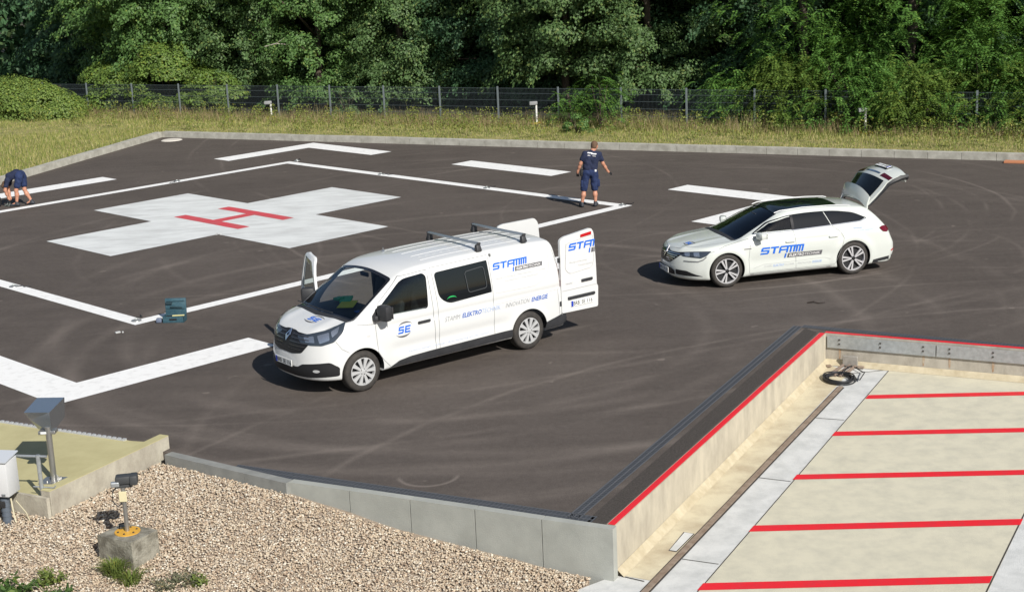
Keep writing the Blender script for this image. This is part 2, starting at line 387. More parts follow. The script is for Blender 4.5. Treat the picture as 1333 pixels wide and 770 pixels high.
# markings
def ab_rect(name, a0, b0, a1, b1, z, m): return flat(name, [AB(a0, b0), AB(a1, b0), AB(a1, b1), AB(a0, b1)], z, m)
t0, t1, s0, s1, lw = -2.454, 12.631, -3.251, 11.834, .34
def joined(name, polys, z, m):
    mb = MB()
    for P in polys: f = mb.bm.faces.new([mb.bm.verts.new(AB(a, b, z)) for a, b in P])
    bmesh.ops.remove_doubles(mb.bm, verts=mb.bm.verts, dist=.001); bmesh.ops.recalc_face_normals(mb.bm, faces=mb.bm.faces)
    me = bpy.data.meshes.new(name); mb.bm.to_mesh(me); mb.bm.free()
    o = link_mesh(name, me, m)
    if me.polygons[0].normal.z < 0: me.flip_normals()
    o['kind'] = 'structure'; return o
joined('landing_square_line', [[(t0, s0), (t1, s0), (t1-lw, s0+lw), (t0+lw, s0+lw)], [(t1, s0), (t1, s1), (t1-lw, s1-lw), (t1-lw, s0+lw)], [(t1, s1), (t0, s1), (t0+lw, s1-lw), (t1-lw, s1-lw)], [(t0, s1), (t0, s0), (t0+lw, s0+lw), (t0+lw, s1-lw)]], .004, LINE)
g = [0, 3.031, 6.179, 9.206]; hh = [0, 3.10, 6.247, 9.307]
joined('cross_marking', [[(g[0], hh[1]), (g[1], hh[1]), (g[1], hh[2]), (g[0], hh[2])], [(g[1], hh[0]), (g[2], hh[0]), (g[2], hh[1]), (g[1], hh[1])], [(g[1], hh[1]), (g[2], hh[1]), (g[2], hh[2]), (g[1], hh[2])], [(g[2], hh[1]), (g[3], hh[1]), (g[3], hh[2]), (g[2], hh[2])], [(g[1], hh[2]), (g[2], hh[2]), (g[2], hh[3]), (g[1], hh[3])]], .004, CROSSP)
joined('letter_h_marking', [[(3.03, 5.25), (6.05, 5.25), (6.05, 5.62), (3.03, 5.62)], [(3.03, 3.81), (6.05, 3.81), (6.05, 4.18), (3.03, 4.18)], [(4.38, 4.18), (4.76, 4.18), (4.76, 5.25), (4.38, 5.25)]], .008, REDP2)
f0, f1, e0, e1, fw = -5.35, 16.2, -6.93, 15.08, .88
for P in ([[(f0, e1), (f0+fw, e1-fw), (-1.03, e1-fw), (-1.0, e1)], [(f0, e1), (f0, 10.79), (f0+fw, 10.79), (f0+fw, e1-fw)]],
          [[(f1, e1), (f1-fw, e1-fw), (f1-fw, 10.95), (f1, 10.95)], [(f1, e1), (11.9, e1), (11.9, e1-fw), (f1-fw, e1-fw)]],
          [[(f1, e0), (f1, -2.44), (f1-fw, -2.44), (f1-fw, e0+fw)], [(f1, e0), (f1-fw, e0+fw), (11.9, e0+fw), (11.9, e0)]],
          [[(f0, e0), (-1.0, e0), (-1.0, e0+fw), (f0+fw, e0+fw)], [(f0, e0), (f0+fw, e0+fw), (f0+fw, -2.44), (f0, -2.44)]],
          [[(2.98, e1-fw), (7.4, e1-fw), (7.4, e1), (2.98, e1)]], [[(f0, 2.0), (f0+fw, 2.0), (f0+fw, 6.5), (f0, 6.5)]],
          [[(f1-fw, 2.0), (f1, 2.0), (f1, 6.3), (f1-fw, 6.3)]], [[(3, e0), (7.4, e0), (7.4, e0+fw), (3, e0+fw)]]):
    joined('boundary_dash_marking', P, .004, LINE)
# far kerb
def kerb_line(name, p0, p1, wd, ht, m, step=1.0, z0=-.3, gap=.012, grp=None):
    p0, p1 = Vector(p0), Vector(p1); L = (p1-p0).length; d = (p1-p0)/L; n_ = Vector((-d.y, d.x)); mb = MB(); k = 0; r_ = random.Random(5)
    while k*step < L:
        a = p0+d*(k*step+gap/2); b = p0+d*min(L, (k+1)*step-gap/2); hz = ht+r_.uniform(-.004, .004)
        q = [a, b, b+n_*wd, a+n_*wd]; mb.prism([Vector((v.x, v.y, 0)) for v in q], (0, 0, z0), (0, 0, hz)); k += 1
    o = mb.build(name, m, None, 30); return o
k1 = kerb_line('kerb', (-13.19, 58.35), (60, 21.30), .26, .21, CONC); k1['kind'] = 'structure'
k2 = kerb_line('kerb', (-21.5, 29.9), (-13.19, 58.35), .26, .21, CONC); k2['kind'] = 'structure'
VERGE = mat('verge_soil', (.18, .18, .06), .95, col2=(.36, .30, .14), scale=1.6, detail=9, lo=.40, hi=.68)
flat('verge_ground', [(-13.32, 58.6), (-21.8, 29.9), (-60, 29.9), (-60, 87.6), (60, 26.9), (60, 21.6)], .14, VERGE)
FOREST = mat('forest_floor', (.035, .032, .018), .95, col2=(.06, .055, .025), scale=.8)
flat('woodland_ground', [(-60, 87.7), (60, 27.0), (220, 27), (220, 500), (-260, 500), (-260, 87)], .13, FOREST)
mb = MB(); mb.lathe([(.0, .03), (.34, .03), (.40, .004)], 28, Matrix.Translation((-12.6, 57.3, 0)), cap=False); tag(mb.build('manhole_cover', mat('pale_cover', (.62, .58, .52), .7), None), 'round pale manhole cover in the far corner of the asphalt beside the kerb', 'manhole cover')
mb = MB(); mb.box((14.85, 43.8, .03), (.62, .30, .06), Matrix.Rotation(-.47, 3, 'Z'), bev=.01); tag(mb.build('drain_cover', mat('orange_rust', (.48, .20, .10), .8), None), 'orange rusty cover plate lying at the foot of the far kerb', 'cover plate')

# near edge: drain, kerb stones, concrete blocks
def strip(name, p0, p1, w0, z, m, side=1, parent=None, kind='structure', zend=None, thick=.0):
    p0, p1 = Vector(p0), Vector(p1); d = (p1-p0).normalized(); n_ = Vector((-d.y, d.x))*side*w0; z2 = z if zend is None else zend
    return flat(name, [(p0.x, p0.y, z), (p1.x, p1.y, z2), (p1.x+n_.x, p1.y+n_.y, z2), (p0.x+n_.x, p0.y+n_.y, z)], z, m, kind, parent, thick)
def drain(label, p0, p1, wd):
    o = strip('drain_channel', p0, p1, wd, .004, DRAIN); del o['kind']; tag(o, label, 'drain')
    p0, p1 = Vector(p0), Vector(p1); d = (p1-p0); L = d.length; d /= L; n_ = Vector((-d.y, d.x)); mb = MB()
    for k in range(3): 
        a = p0+n_*wd*(k*.5); mb.prism([Vector((q.x, q.y, .005)) for q in (a-n_*.008, a+d*L-n_*.008, a+d*L+n_*.008, a+n_*.008)], (0, 0, 0), (0, 0, .006))
    mb.build('frame', mat('drain_frame', (.09, .095, .105), .6), o)
    mb = MB(); k = 0
    while k*.06 < L:
        a = p0+d*k*.06+n_*.02; b = a+n_*(wd-.04); mb.prism([Vector((q.x, q.y, .006)) for q in (a, a+d*.02, b+d*.02, b)], (0, 0, 0), (0, 0, .003)); k += 1
    g_ = mb.build('grating', mat('grate_bars', (.07, .076, .088), .6), o)
drain('dark slotted drain channel behind the pale concrete blocks', (.86, 17.94), (-4.15, 20.5), -.22)
drain('dark slotted drain channel along the left side of the sunken bay', (.72, 18.10), (5.30, 26.86), .16)
drain('dark slotted drain channel behind the rear wall of the sunken bay', (5.34, 26.93), (14.5, 21.75), -.15)
flat('new_asphalt_strip', [(.80, 18.0), (1.04, 17.88), (5.47, 26.40), (5.33, 26.74)], .004, mat('fresh_asphalt', (.036, .030, .026), .9, col2=(.075, .064, .056), scale=38, detail=6, bump=.5, bscale=120))
fr = [(-3.21, 19.86), (-2.33, 19.43), (-1.48, 19.0), (-.61, 18.56), (.25, 18.11), (1.13, 17.66)]
names = ['pale concrete edging block next to the grey kerb stones, half buried in gravel', 'pale concrete edging block, second from the grey kerb stones', 'pale concrete edging block in the middle of the row of five', 'pale concrete edging block, second from the corner of the sunken bay', 'tall pale concrete end block at the corner of the sunken bay']
for i in range(5):
    a, b = Vector(fr[i]), Vector(fr[i+1]); d = (b-a).normalized(); n_ = Vector((-d.y, d.x))*.125
    a2, b2 = a+d*.006, b-d*.006; mb = MB(); mb.prism([Vector((q.x, q.y, 0)) for q in (a2, b2, b2+n_, a2+n_)], (0, 0, -.95), (0, 0, .022))
    tag(mb.build('concrete_block', CONCB, None, 30, bevel=.008), names[i], 'concrete block', 'concrete edging blocks along the drain')
kb0, kb1 = Vector((-5.22, 21.22)), Vector((-3.235, 19.80))
kn = ['grey kerb stone touching the low ochre topped wall', 'middle grey kerb stone of the three beside the gravel', 'grey kerb stone next to the first pale block']
for i in range(3):
    d = (kb1-kb0)/3; a = kb0+d*i+d*.004; b = kb0+d*(i+1)-d*.004; n_ = Vector((-d.y, d.x)).normalized()*.15
    mb = MB(); mb.prism([Vector((q.x, q.y, 0)) for q in (a, b, b+n_, a+n_)], (0, 0, -.5), (0, 0, .03))
    tag(mb.build('kerb_stone', mat('grey_kerb', (.26, .265, .25), .85, col2=(.20, .205, .195), scale=4, detail=8), None, 30, bevel=.01), kn[i], 'kerb stone', 'grey kerb stones beside the gravel')
# low wall, ochre platform
wo0, wo1 = Vector((-5.22, 21.58)), Vector((-6.38, 19.42)); d = (wo1-wo0).normalized(); n_ = Vector((d.y, -d.x))*.16
Wt = empty('low_wall', (wo0.x, wo0.y, -.6), 0, 'low concrete wall with ochre top between the platform and the gravel', 'wall'); Lz = Vector((wo0.x, wo0.y, -.6))
def loc(pts, z): return [Vector((p[0], p[1], z))-Lz for p in pts]
q = [wo0, wo1, wo1+n_, wo0+n_]
mb = MB(); mb.prism(loc([(p.x, p.y) for p in q], 0), (0, 0, -.6), (0, 0, .195)); mb.build('wall_body', CONCW, Wt, 30)
mb = MB(); mb.prism(loc([(p.x, p.y) for p in q], 0), (0, 0, .195), (0, 0, .205)); mb.build('ochre_top', SAND, Wt, 30)
plat = [(-6.40, 19.42), (-6.54, 19.50), (-5.38, 21.66), (-5.83, 21.80), (-8.22, 23.06), (-16, 27.05), (-17, 25), (-7.02, 19.72)]
pt = flat('platform_floor', [plat[1], plat[2], plat[3], plat[4], plat[5], plat[6], plat[7]], .07, SAND, thick=1.0)
mb = MB(); mb.prism([Vector((x, y, 0)) for x, y in ((-6.385, 19.40), (-6.53, 19.49), (-7.0, 19.735), (-7.03, 19.71), (-6.42, 19.37))], (0, 0, -.6), (0, 0, .12)); tag(mb.build('end_wall', CONCW, None, 30), 'short concrete end wall of the platform behind the white cabinet', 'wall')
mb = MB(); p0, p1 = Vector((-5.95, 21.84)), Vector((-15.5, 26.85)); L = (p1-p0).length; d = (p1-p0)/L; k = 0
while k*.10 < L:
    c = p0+d*k*.10; mb.box((c.x, c.y, .085), (.055, .04, .03), Matrix.Rotation(math.atan2(d.y, d.x), 3, 'Z')); k += 1
mb.box(((p0.x+p1.x)/2, (p0.y+p1.y)/2-.02, .074), (L, .035, .02), Matrix.Rotation(math.atan2(d.y, d.x), 3, 'Z'))
tag(mb.build('edge_strip', mat('zinc_edge', (.55, .56, .57), .4, metal=.4), None), 'toothed zinc edging strip between ochre platform and asphalt', 'edging strip')

# ---- sunken bay
def zp(x, y): t = ((x-1.2)*4.4+(y-17.8)*8.5)/91.6; return -.67+.12*min(max(t, -1.0), 1.05)
def zflat(name, pts, dz, m, parent=None, kind='structure'): return flat(name, [(x, y, zp(x, y)+dz) for x, y in pts], 0, m, kind, parent)
def lerp2(a, b, t): return (a[0]+(b[0]-a[0])*t, a[1]+(b[1]-a[1])*t)
base = [(-1.5, 12.0), (14.5, 12.0), (14.5, 21.85), (5.60, 26.28), (1.15, 17.83), (.66, 17.48)]
flat('concrete_floor', [(x, y, zp(x, y)) for x, y in base], 0, SLAB)
zflat('cream_floor', [(1.16, 17.86), (1.60, 17.62), (5.75, 25.4), (5.95, 25.6), (5.62, 26.24)], .004, CREAM)
R0, R1 = (2.13, 17.26), (6.62, 25.72); dR = ((R1[0]-R0[0])/8.0, (R1[1]-R0[1])/8.0)
rs = lambda t: (R0[0]+(R1[0]-R0[0])*t, R0[1]+(R1[1]-R0[1])*t)
zflat('cream_floor', [rs(-.55), (4.2, 14.3), (6.74, 19.04), (10.9, 26.7), (10, 24.05), rs(1.0)], .004, CREAM2)
L0, L1 = (1.49, 17.33), (5.93, 25.55)
ls = lambda t: (L0[0]+(L1[0]-L0[0])*t, L0[1]+(L1[1]-L0[1])*t)
def zline(name, a, b, wd, dz, m, parent=None):
    a, b = Vector(a), Vector(b); d = (b-a).normalized(); n_ = Vector((-d.y, d.x))*wd/2
    return zflat(name, [tuple(a-n_), tuple(b-n_), tuple(b+n_), tuple(a+n_)], dz, m, parent)
zline('floor_joint', rs(-.5), rs(1.0), .014, .006, DARKL); zline('floor_joint', (2.05, 18.22), (2.49, 18.01), .014, .006, DARKL); zline('floor_joint', (3.49, 20.91), (3.92, 20.7), .014, .006, DARKL); zline('floor_joint', (4.82, 23.39), (5.26, 23.21), .014, .006, DARKL)
zline('floor_joint', (4.2, 14.35), (6.9, 19.35), .02, .006, DARKL); zline('floor_joint', (1.15, 17.85), (1.5, 17.61), .02, .007, DARKL); zline('floor_joint', (5.93, 25.62), rs(1.0), .016, .006, DARKL)
RAIL = mat('rusty_rail', (.20, .145, .105), .85, col2=(.29, .23, .18), scale=8, detail=6)
zline('rail_groove', ls(-.4), ls(.92), .13, .005, DARKL)
mb = MB(); a, b = Vector(ls(-.4)), Vector(ls(.92)); d = (b-a).normalized(); n_ = Vector((-d.y, d.x))*.038
mb.prism([Vector((*(a-n_), zp(*a))), Vector((*(b-n_), zp(*b))), Vector((*(b+n_), zp(*b))), Vector((*(a+n_), zp(*a)))], (0, 0, .005), (0, 0, .022)); tag(mb.build('guide_rail', RAIL, None), 'long rusty brown rail sunk in the floor of the bay', 'rail')
for a, b, c, d2 in (((5.83, 24.20), (11.5, 23.72), .17, 0), ((4.90, 22.50), (11.0, 21.97), .17, 0), ((3.96, 20.76), (9.2, 20.35), .17, 0), ((3.03, 18.98), (6.60, 18.76), .175, 0), ((2.12, 17.28), (5.66, 17.08), .175, 0)):
    # parallelogram ends follow the strip edge
    a, b = Vector(a), Vector(b); s = Vector((4.49, 8.46)).normalized()*c*1.1/.88
    zflat('red_stripe_marking', [tuple(a), tuple(b), tuple(b+s), tuple(a+s)], .008, REDP)
h = zflat('inspection_cover', [(1.9, 18.5), (2.0, 18.44), (2.31, 19.0), (2.17, 19.08)], .006, DARKL, kind=None); tag(h, 'small rectangular cover beside the rusty rail', 'cover')
zflat('cover_plate', [(1.915, 18.51), (2.0, 18.465), (2.292, 18.995), (2.18, 19.06)], .009, SLAB, parent=h)
# walls of the bay
def bay_wall(name, label, p0, p1, wd, mface):
    p0, p1 = Vector(p0), Vector(p1); d = (p1-p0).normalized(); n_ = Vector((-d.y, d.x)); 
    W = empty(name, (p0.x, p0.y, -.7), 0, label, 'wall'); o = Vector((p0.x, p0.y, -.7))
    P = lambda a, off, z: Vector((p0.x+d.x*a+n_.x*off, p0.y+d.y*a+n_.y*off, z))-o
    L = (p1-p0).length
    mb = MB(); mb.prism([P(0, 0, -.95), P(L, 0, -.95), P(L, wd, -.95), P(0, wd, -.95)], (0, 0, 0), (0, 0, .97)); mb.build('wall_body', mface, W, 30)
    mb = MB(); mb.prism([P(0, .012, .024), P(L, .012, .024), P(L, .105, .024), P(0, .105, .024)], (0, 0, 0), (0, 0, .003)); mb.build('red_band', REDP, W)
    za, zb = zp(*p0), zp(*p1)
    mb = MB(); mb.bm.faces.new([mb.bm.verts.new(v) for v in (P(0, -.10, za+.006), P(L, -.10, zb+.006), P(L, -.004, zb+.10), P(0, -.004, za+.10))]); mb.build('cove', mat('cove_coat', (.52, .46, .33), .8, col2=(.40, .34, .23), scale=5, detail=10), W)
    return W, P, L
wL, PL_, LL = bay_wall('bay_side_wall', 'stained cream concrete side wall of the sunken bay with red top edge', (1.17, 17.80), (5.60, 26.26), .12, mat('stained_cream', (.50, .455, .36), .85, col2=(.32, .29, .235), scale=3.4, detail=14, lo=.36, hi=.74, stretch=(1, 1, .45), bump=.2, bscale=30))
wR, PR_, LR = bay_wall('bay_rear_wall', 'concrete rear wall of the sunken bay carrying grey steel plates', (5.585, 26.29), (14.6, 21.65), .12, mat('stained_grey', (.42, .39, .335), .85, col2=(.27, .245, .205), scale=4, detail=14, lo=.38, hi=.74, stretch=(1, 1, .5), bump=.2, bscale=30))
wR.matrix_world  # placed by its corner
def on_rear(a, off, z):  # off < 0 is towards the bay
    return PR_(a, off, z)
for i in range(4):
    a0 = .06+i*1.93; mb = MB(); mb.prism([on_rear(a0, -.035, -.015), on_rear(a0+1.91, -.035, -.015), on_rear(a0+1.91, -.022, -.015), on_rear(a0, -.022, -.015)], (0, 0, -.22), (0, 0, 0)); pl_ = mb.build('steel_plate', STEEL, wR)
    for bx in (.22, .95, 1.70):
        for zz in (-.075, -.15):
            c = on_rear(a0+bx, -.04, zz); mb = MB(); mb.box(c, (.028, .028, .028), bev=.005); mb.build('bolt', DARKL, pl_)
        if bx != .95 or i == 1:
            mb = MB(); mb.bm.faces.new([mb.bm.verts.new(v) for v in (on_rear(a0+bx-.008, -.003, -.44), on_rear(a0+bx+.012, -.003, -.42), on_rear(a0+bx+.024, -.003, -.33), on_rear(a0+bx+.020, -.003, -.23), on_rear(a0+bx-.020, -.003, -.23), on_rear(a0+bx-.018, -.003, -.36))]); mb.build('rust_stain', RUST, wR)
# cable coil and junction box in the corner
zc = zp(5.7, 25.3)
mb = MB(); r_ = random.Random(2)
for k in range(9):
    pts = []; rr = .16+.012*k*.9; ox, oy = r_.uniform(-.02, .02), r_.uniform(-.02, .02)
    for j in range(28):
        a = 2*math.pi*j/28; pts.append((5.62+ox+(rr*1.15)*math.cos(a), 25.28+oy+rr*math.sin(a)*1.35, zc+.025+.012*(k % 4)+.008*math.sin(3*a+k)))
    mb.tube(pts, .011, 6, closed=True)
mb.tube([(5.82, 25.25, zc+.03), (5.95, 25.1, zc+.05), (6.08, 25.3, zc+.12), (6.1, 25.55, zc+.05), (6.02, 25.85, zc+.06)], .010, 6)
mb.tube([(5.70, 25.45, zc+.04), (5.85, 25.6, zc+.14), (5.98, 25.85, zc+.08)], .010, 6)
tag(mb.build('cable_coil', mat('black_cable', (.02, .021, .024), .5), None, 60), 'coil of black cable lying on the floor in the corner of the sunken bay', 'cable')
J_ = empty('junction_plate', (5.98, 25.98, zc), math.atan2(-.459, .888), 'small grey steel bracket on the rear wall behind the coiled cable', 'bracket')
mb = MB(); mb.box((0, 0, .13), (.27, .05, .19), bev=.01); mb.build('plate', mat('weathered_steel', (.24, .225, .205), .7, col2=(.32, .30, .27), scale=12), J_)
for dx in (-.12, 0, .10):
    mb = MB(); mb.tube([(dx, -.03, .05), (dx-.05, -.35, .035), (dx-.12, -.62, .02)], .028, 8); mb.build('pipe', mat('brown_pipe', (.20, .15, .12), .8), J_, 40)
mb = MB(); mb.box((.20, -.04, .045), (.12, .05, .04), bev=.01); mb.build('clamp', RAIL, J_); mb = MB(); mb.box((-.36, -.12, .04), (.10, .08, .03), Matrix.Rotation(.6, 3, 'Z'), bev=.01); mb.build('clamp', RAIL, J_)
# ---- gravel
G = np.array([(-5.3, 21.4, -.10), (-6.4, 19.4, -.17), (-7.2, 19.5, -.20), (-3.2, 19.86, -.12), (-2.33, 19.43, -.28), (-1.48, 19.02, -.43), (-.61, 18.56, -.52), (.25, 18.12, -.62), (.8, 17.8, -.66), (-5, 18, -.46), (-6.8, 17.6, -.46), (-3, 17.5, -.60), (-1, 16.5, -.68), (.6, 16.5, -.69), (-6, 15, -.62), (-2, 14, -.75), (-4.4, 20.5, -.12), (-5.9, 20.2, -.15), (-9, 18, -.45), (-10, 21, -.2)])
D = np.linalg.norm(G[:, None, :2]-G[None, :, :2], axis=2); WG = np.linalg.solve(D+np.eye(len(G))*.02, G[:, 2]-G[:, 2].mean())
def gz(x, y): 
    x = np.asarray(x, float); y = np.asarray(y, float); d = np.sqrt((x[..., None]-G[:, 0])**2+(y[..., None]-G[:, 1])**2); return d@WG+G[:, 2].mean()
gx, gy = np.meshgrid(np.linspace(-12, 1.0, 70), np.linspace(12.5, 22, 60), indexing='ij'); gzv = gz(gx, gy)-.02+.012*np.sin(gx*5+gy*3)*np.sin(gy*4)
def inside_gravel(x, y, m=0.0):
    # right of the low wall, below kerb and blocks, left of the pale slab
    a = np.array([-5.22, 21.45]); b = np.array([-6.38, 19.42]); s1_ = ((b[0]-a[0])*(y-a[1])-(b[1]-a[1])*(x-a[0])) > 0
    s1_ = s1_ | (y < 19.42-.47*(x+6.38))
    k = np.interp(x, [-5.22, -3.235, 1.13], [21.20, 19.80, 17.63]); s2_ = y < k-m
    s3_ = x < .70+(y-17.48)*.54
    return s1_ & s2_ & s3_
nx_, ny_ = gx.shape; fq = np.array([(i*ny_+j, (i+1)*ny_+j, (i+1)*ny_+j+1, i*ny_+j+1) for i in range(nx_-1) for j in range(ny_-1) if inside_gravel(gx[i, j], gy[i, j], -.25)])
gb = link_mesh('gravel_bed', np_mesh('gravel_bed', np.stack([gx.ravel(), gy.ravel(), gzv.ravel()], 1), fq), mat('gravel_bed', (.20, .16, .125), .95, col2=(.36, .29, .22), scale=40, detail=4)); gb['kind'] = 'structure'
rng = np.random.default_rng(4)
ico = np.array([(0, .526, .851), (0, -.526, .851), (0, .526, -.851), (0, -.526, -.851), (.526, .851, 0), (-.526, .851, 0), (.526, -.851, 0), (-.526, -.851, 0), (.851, 0, .526), (-.851, 0, .526), (.851, 0, -.526), (-.851, 0, -.526)])
icf = np.array([(0, 1, 8), (0, 8, 4), (0, 4, 5), (0, 5, 9), (0, 9, 1), (1, 6, 8), (8, 6, 10), (8, 10, 4), (4, 10, 2), (4, 2, 5), (5, 2, 11), (5, 11, 9), (9, 11, 7), (9, 7, 1), (1, 7, 6), (3, 6, 7), (3, 10, 6), (3, 2, 10), (3, 11, 2), (3, 7, 11)])
N = 105000; px_ = rng.uniform(-8.2, 1.0, N); py_ = rng.uniform(15.2, 21.3, N); ok = inside_gravel(px_, py_, .01) & ~((px_ < -6.3) & (py_ > 19.6+(-6.3-px_)*.45)); px_, py_ = px_[ok], py_[ok]; N = len(px_)
sz = rng.uniform(.0085, .0185, N)*np.where(rng.random(N) < .12, 1.3, 1); sc3 = np.stack([sz*rng.uniform(.8, 1.35, N), sz*rng.uniform(.7, 1.1, N), sz*rng.uniform(.5, .85, N)], 1)
aa = rng.uniform(0, 6.28, N); tl = rng.uniform(-.5, .5, N)
V = ico[None]*sc3[:, None]*(1+rng.uniform(-.16, .16, (N, 12, 1)))
ct, st = np.cos(tl)[:, None], np.sin(tl)[:, None]; V = np.stack([V[..., 0], V[..., 1]*ct-V[..., 2]*st, V[..., 1]*st+V[..., 2]*ct], -1)
ca, sa = np.cos(aa)[:, None], np.sin(aa)[:, None]; V = np.stack([V[..., 0]*ca-V[..., 1]*sa, V[..., 0]*sa+V[..., 1]*ca, V[..., 2]], -1)
V += np.stack([px_, py_, gz(px_, py_)+rng.uniform(-.008, .018, N)], 1)[:, None]
GRV = island_mat('gravel_stones', [(0, (.28, .205, .145)), (.12, (.40, .30, .215)), (.3, (.51, .415, .30)), (.45, (.37, .32, .265)), (.6, (.55, .465, .345)), (.78, (.47, .37, .27)), (.9, (.61, .545, .44)), (1, (.68, .64, .55))], .75)
go = link_mesh('gravel', np_mesh('gravel', V.reshape(-1, 3), (icf[None]+12*np.arange(N)[:, None, None]).reshape(-1, 3)), GRV); tag(go, 'beige and pink gravel below the concrete blocks', 'gravel', kind='stuff')
# ------------------------------------------------------------------ vegetation
FL = lambda x, d=0.0: (x+.451*d, 57.24-.506*x+.892*d)   # along the fence, d metres behind it
def leaves_mesh(name, Cn, Nn, Ln, size, fold=.25, aspect=.6):
    """one folded rhomb per leaf: centres, normals, long axes"""
    n = len(Cn); Nn = Nn/(np.linalg.norm(Nn, axis=1, keepdims=True)+1e-9); Ln = Ln-Nn*(Ln*Nn).sum(1, keepdims=True); Ln /= (np.linalg.norm(Ln, axis=1, keepdims=True)+1e-9)
    S = np.cross(Nn, Ln); s = np.asarray(size).reshape(-1, 1)*np.ones((n, 1))
    V = np.stack([Cn-Ln*s*.5, Cn+S*s*aspect*.5-Nn*s*fold*.3+Ln*s*.05, Cn+Ln*s*.5-Nn*s*fold*.2, Cn-S*s*aspect*.5-Nn*s*fold*.3+Ln*s*.05], 1)
    return np_mesh(name, V.reshape(-1, 3), np.arange(4*n).reshape(n, 4))
def blob_leaves(rg, c, rad, n, up=.6, flat_=.55):
    d = rg.normal(size=(n, 3)); d /= np.linalg.norm(d, axis=1, keepdims=True); r = rg.random(n)**.4
    p = c+d*r[:, None]*np.array([rad, rad, rad*flat_]); nn = d+np.array([0, 0, up])+rg.normal(size=(n, 3))*.45
    return p, nn, rg.normal(size=(n, 3))+np.array([0, 0, -.5])
def broad_crown(seed, R, z0, z1, ncl, per, leaf, zs=4.6):
    rg = np.random.default_rng(seed); P, Nn, L, S = [], [], [], []
    zc = (z0+z1)/2; hz = (z1-z0)/2
    for k in range(ncl):
        z = z0+(z1-z0)*rg.random()**1.45; w = math.sqrt(max(.08, 1-((z-zc)/hz)**2)); w = max(w, .62) if z < zc else w
        a = rg.uniform(0, 6.283); r = R*w*rg.uniform(.45, 1.08); c = np.array([r*math.cos(a), r*math.sin(a), z])
        rad = rg.uniform(.45, 1.0); near = z < zs+1.2
        m = int(per*rad*rad*1.3) if near else int(per*.16*rad*rad*1.3)
        p, nn, l_ = blob_leaves(rg, c, rad*(1 if near else 1.35), m); nn += np.array([math.cos(a), math.sin(a), 0])*.7
        P.append(p); Nn.append(nn); L.append(l_); S.append(np.full(m, leaf if near else leaf*2.6)*rg.uniform(.7, 1.2, m))
        # a drooping spray
        if near and rg.random() < .6:
            m2 = m//3; t = rg.random(m2); d = np.array([math.cos(a), math.sin(a), -.55]); q = c+d*t[:, None]*rad*1.6+rg.normal(size=(m2, 3))*.10
            P.append(q); Nn.append(rg.normal(size=(m2, 3))*.5+np.array([math.cos(a), math.sin(a), .6])); L.append(np.tile(d, (m2, 1))+rg.normal(size=(m2, 3))*.4); S.append(np.full(m2, leaf)*rg.uniform(.7, 1.2, m2))
    return leaves_mesh('crown', np.concatenate(P), np.concatenate(Nn), np.concatenate(L), np.concatenate(S))
def frond_crown(seed, R, z0, z1, nfr, leaf=.11, dome=False):
    """feathered leaves: leaflets in two rows along drooping stalks"""
    rg = np.random.default_rng(seed); P, Nn, L, S = [], [], [], []
    nb = max(8, nfr//13)
    for k in range(nb):
        a = rg.uniform(0, 6.283); z = z0+(z1-z0)*rg.random()**1.2; zc = (z0+z1)/2
        if dome: w = math.sqrt(max(.05, 1-(z/z1)**2))
        else: w = max(.7, math.sqrt(max(.1, 1-((z-zc)/((z1-z0)/2))**2)))
        r = R*w*rg.uniform(.55, 1.05); b0 = np.array([r*math.cos(a), r*math.sin(a), z]); big = 1.0 if z < 6.0 else 2.0
        for j in range(13 if z < 6.0 else 5):
            fa = a+rg.normal()*1.1; ln = rg.uniform(.45, .8)*(1 if z < 6 else 1.6); m = 16 if z < 6.0 else 9; t = np.linspace(.08, 1, m)
            st = b0+rg.normal(size=3)*np.array([.35, .35, .22]); rise = rg.uniform(-.1, .45)
            x = t*ln; q = st+np.stack([np.cos(fa)*x, np.sin(fa)*x, rise*x-.75*x*x/ln], 1)
            side = np.array([-math.sin(fa), math.cos(fa), 0])
            for s in (-1, 1):
                ll = leaf*big*(1.1-.5*np.abs(t-.45)); P.append(q+side*s*ll[:, None]*.5+np.array([0, 0, -.02])); Nn.append(np.tile(np.array([.25*math.cos(fa), .25*math.sin(fa), 1]), (m, 1))+rg.normal(size=(m, 3))*.25)
                L.append(np.tile(side*s+np.array([math.cos(fa)*.35, math.sin(fa)*.35, -.35]), (m, 1))); S.append(ll)
    return leaves_mesh('crown', np.concatenate(P), np.concatenate(Nn), np.concatenate(L), np.concatenate(S), aspect=.42)
def trunk_mesh(seed, h, r0, lean=.3, limbs=5, z_first=1.6):
    rg = random.Random(seed); mb = MB(); top = Vector((rg.uniform(-lean, lean), rg.uniform(-lean, lean), h)); pts = [Vector((0, 0, -.3))]+[top*(t)+Vector((rg.uniform(-.12, .12), rg.uniform(-.12, .12), 0)) for t in (.15, .35, .55, .8, 1)]
    mb.tube(pts, [r0*1.35, r0, r0*.85, r0*.65, r0*.4, r0*.15], 9)
    for k in range(limbs):
        t = z_first/h+(.85-z_first/h)*k/max(1, limbs-1); b = top*t; a = rg.uniform(0, 6.283); ln = rg.uniform(1.4, 3.0); d = Vector((math.cos(a), math.sin(a), rg.uniform(.15, .7)))
        mb.tube([b, b+d*ln*.5+Vector((0, 0, .1)), b+d*ln+Vector((0, 0, -.1))], [r0*.35, r0*.22, r0*.06], 6)
    mb2 = mb
    bmesh.ops.recalc_face_normals(mb.bm, faces=mb.bm.faces); me = bpy.data.meshes.new('trunk'); mb.bm.to_mesh(me); mb.bm.free(); me.shade_smooth(); return me
def greens(name, k, tr=.28): return island_mat(name, [(0, tuple(c*.75 for c in k)), (.5, k), (.85, tuple(min(1, c*1.25) for c in k)), (1, (k[0]*1.9, k[1]*1.35, k[2]*1.1))], .55, tr, .35)
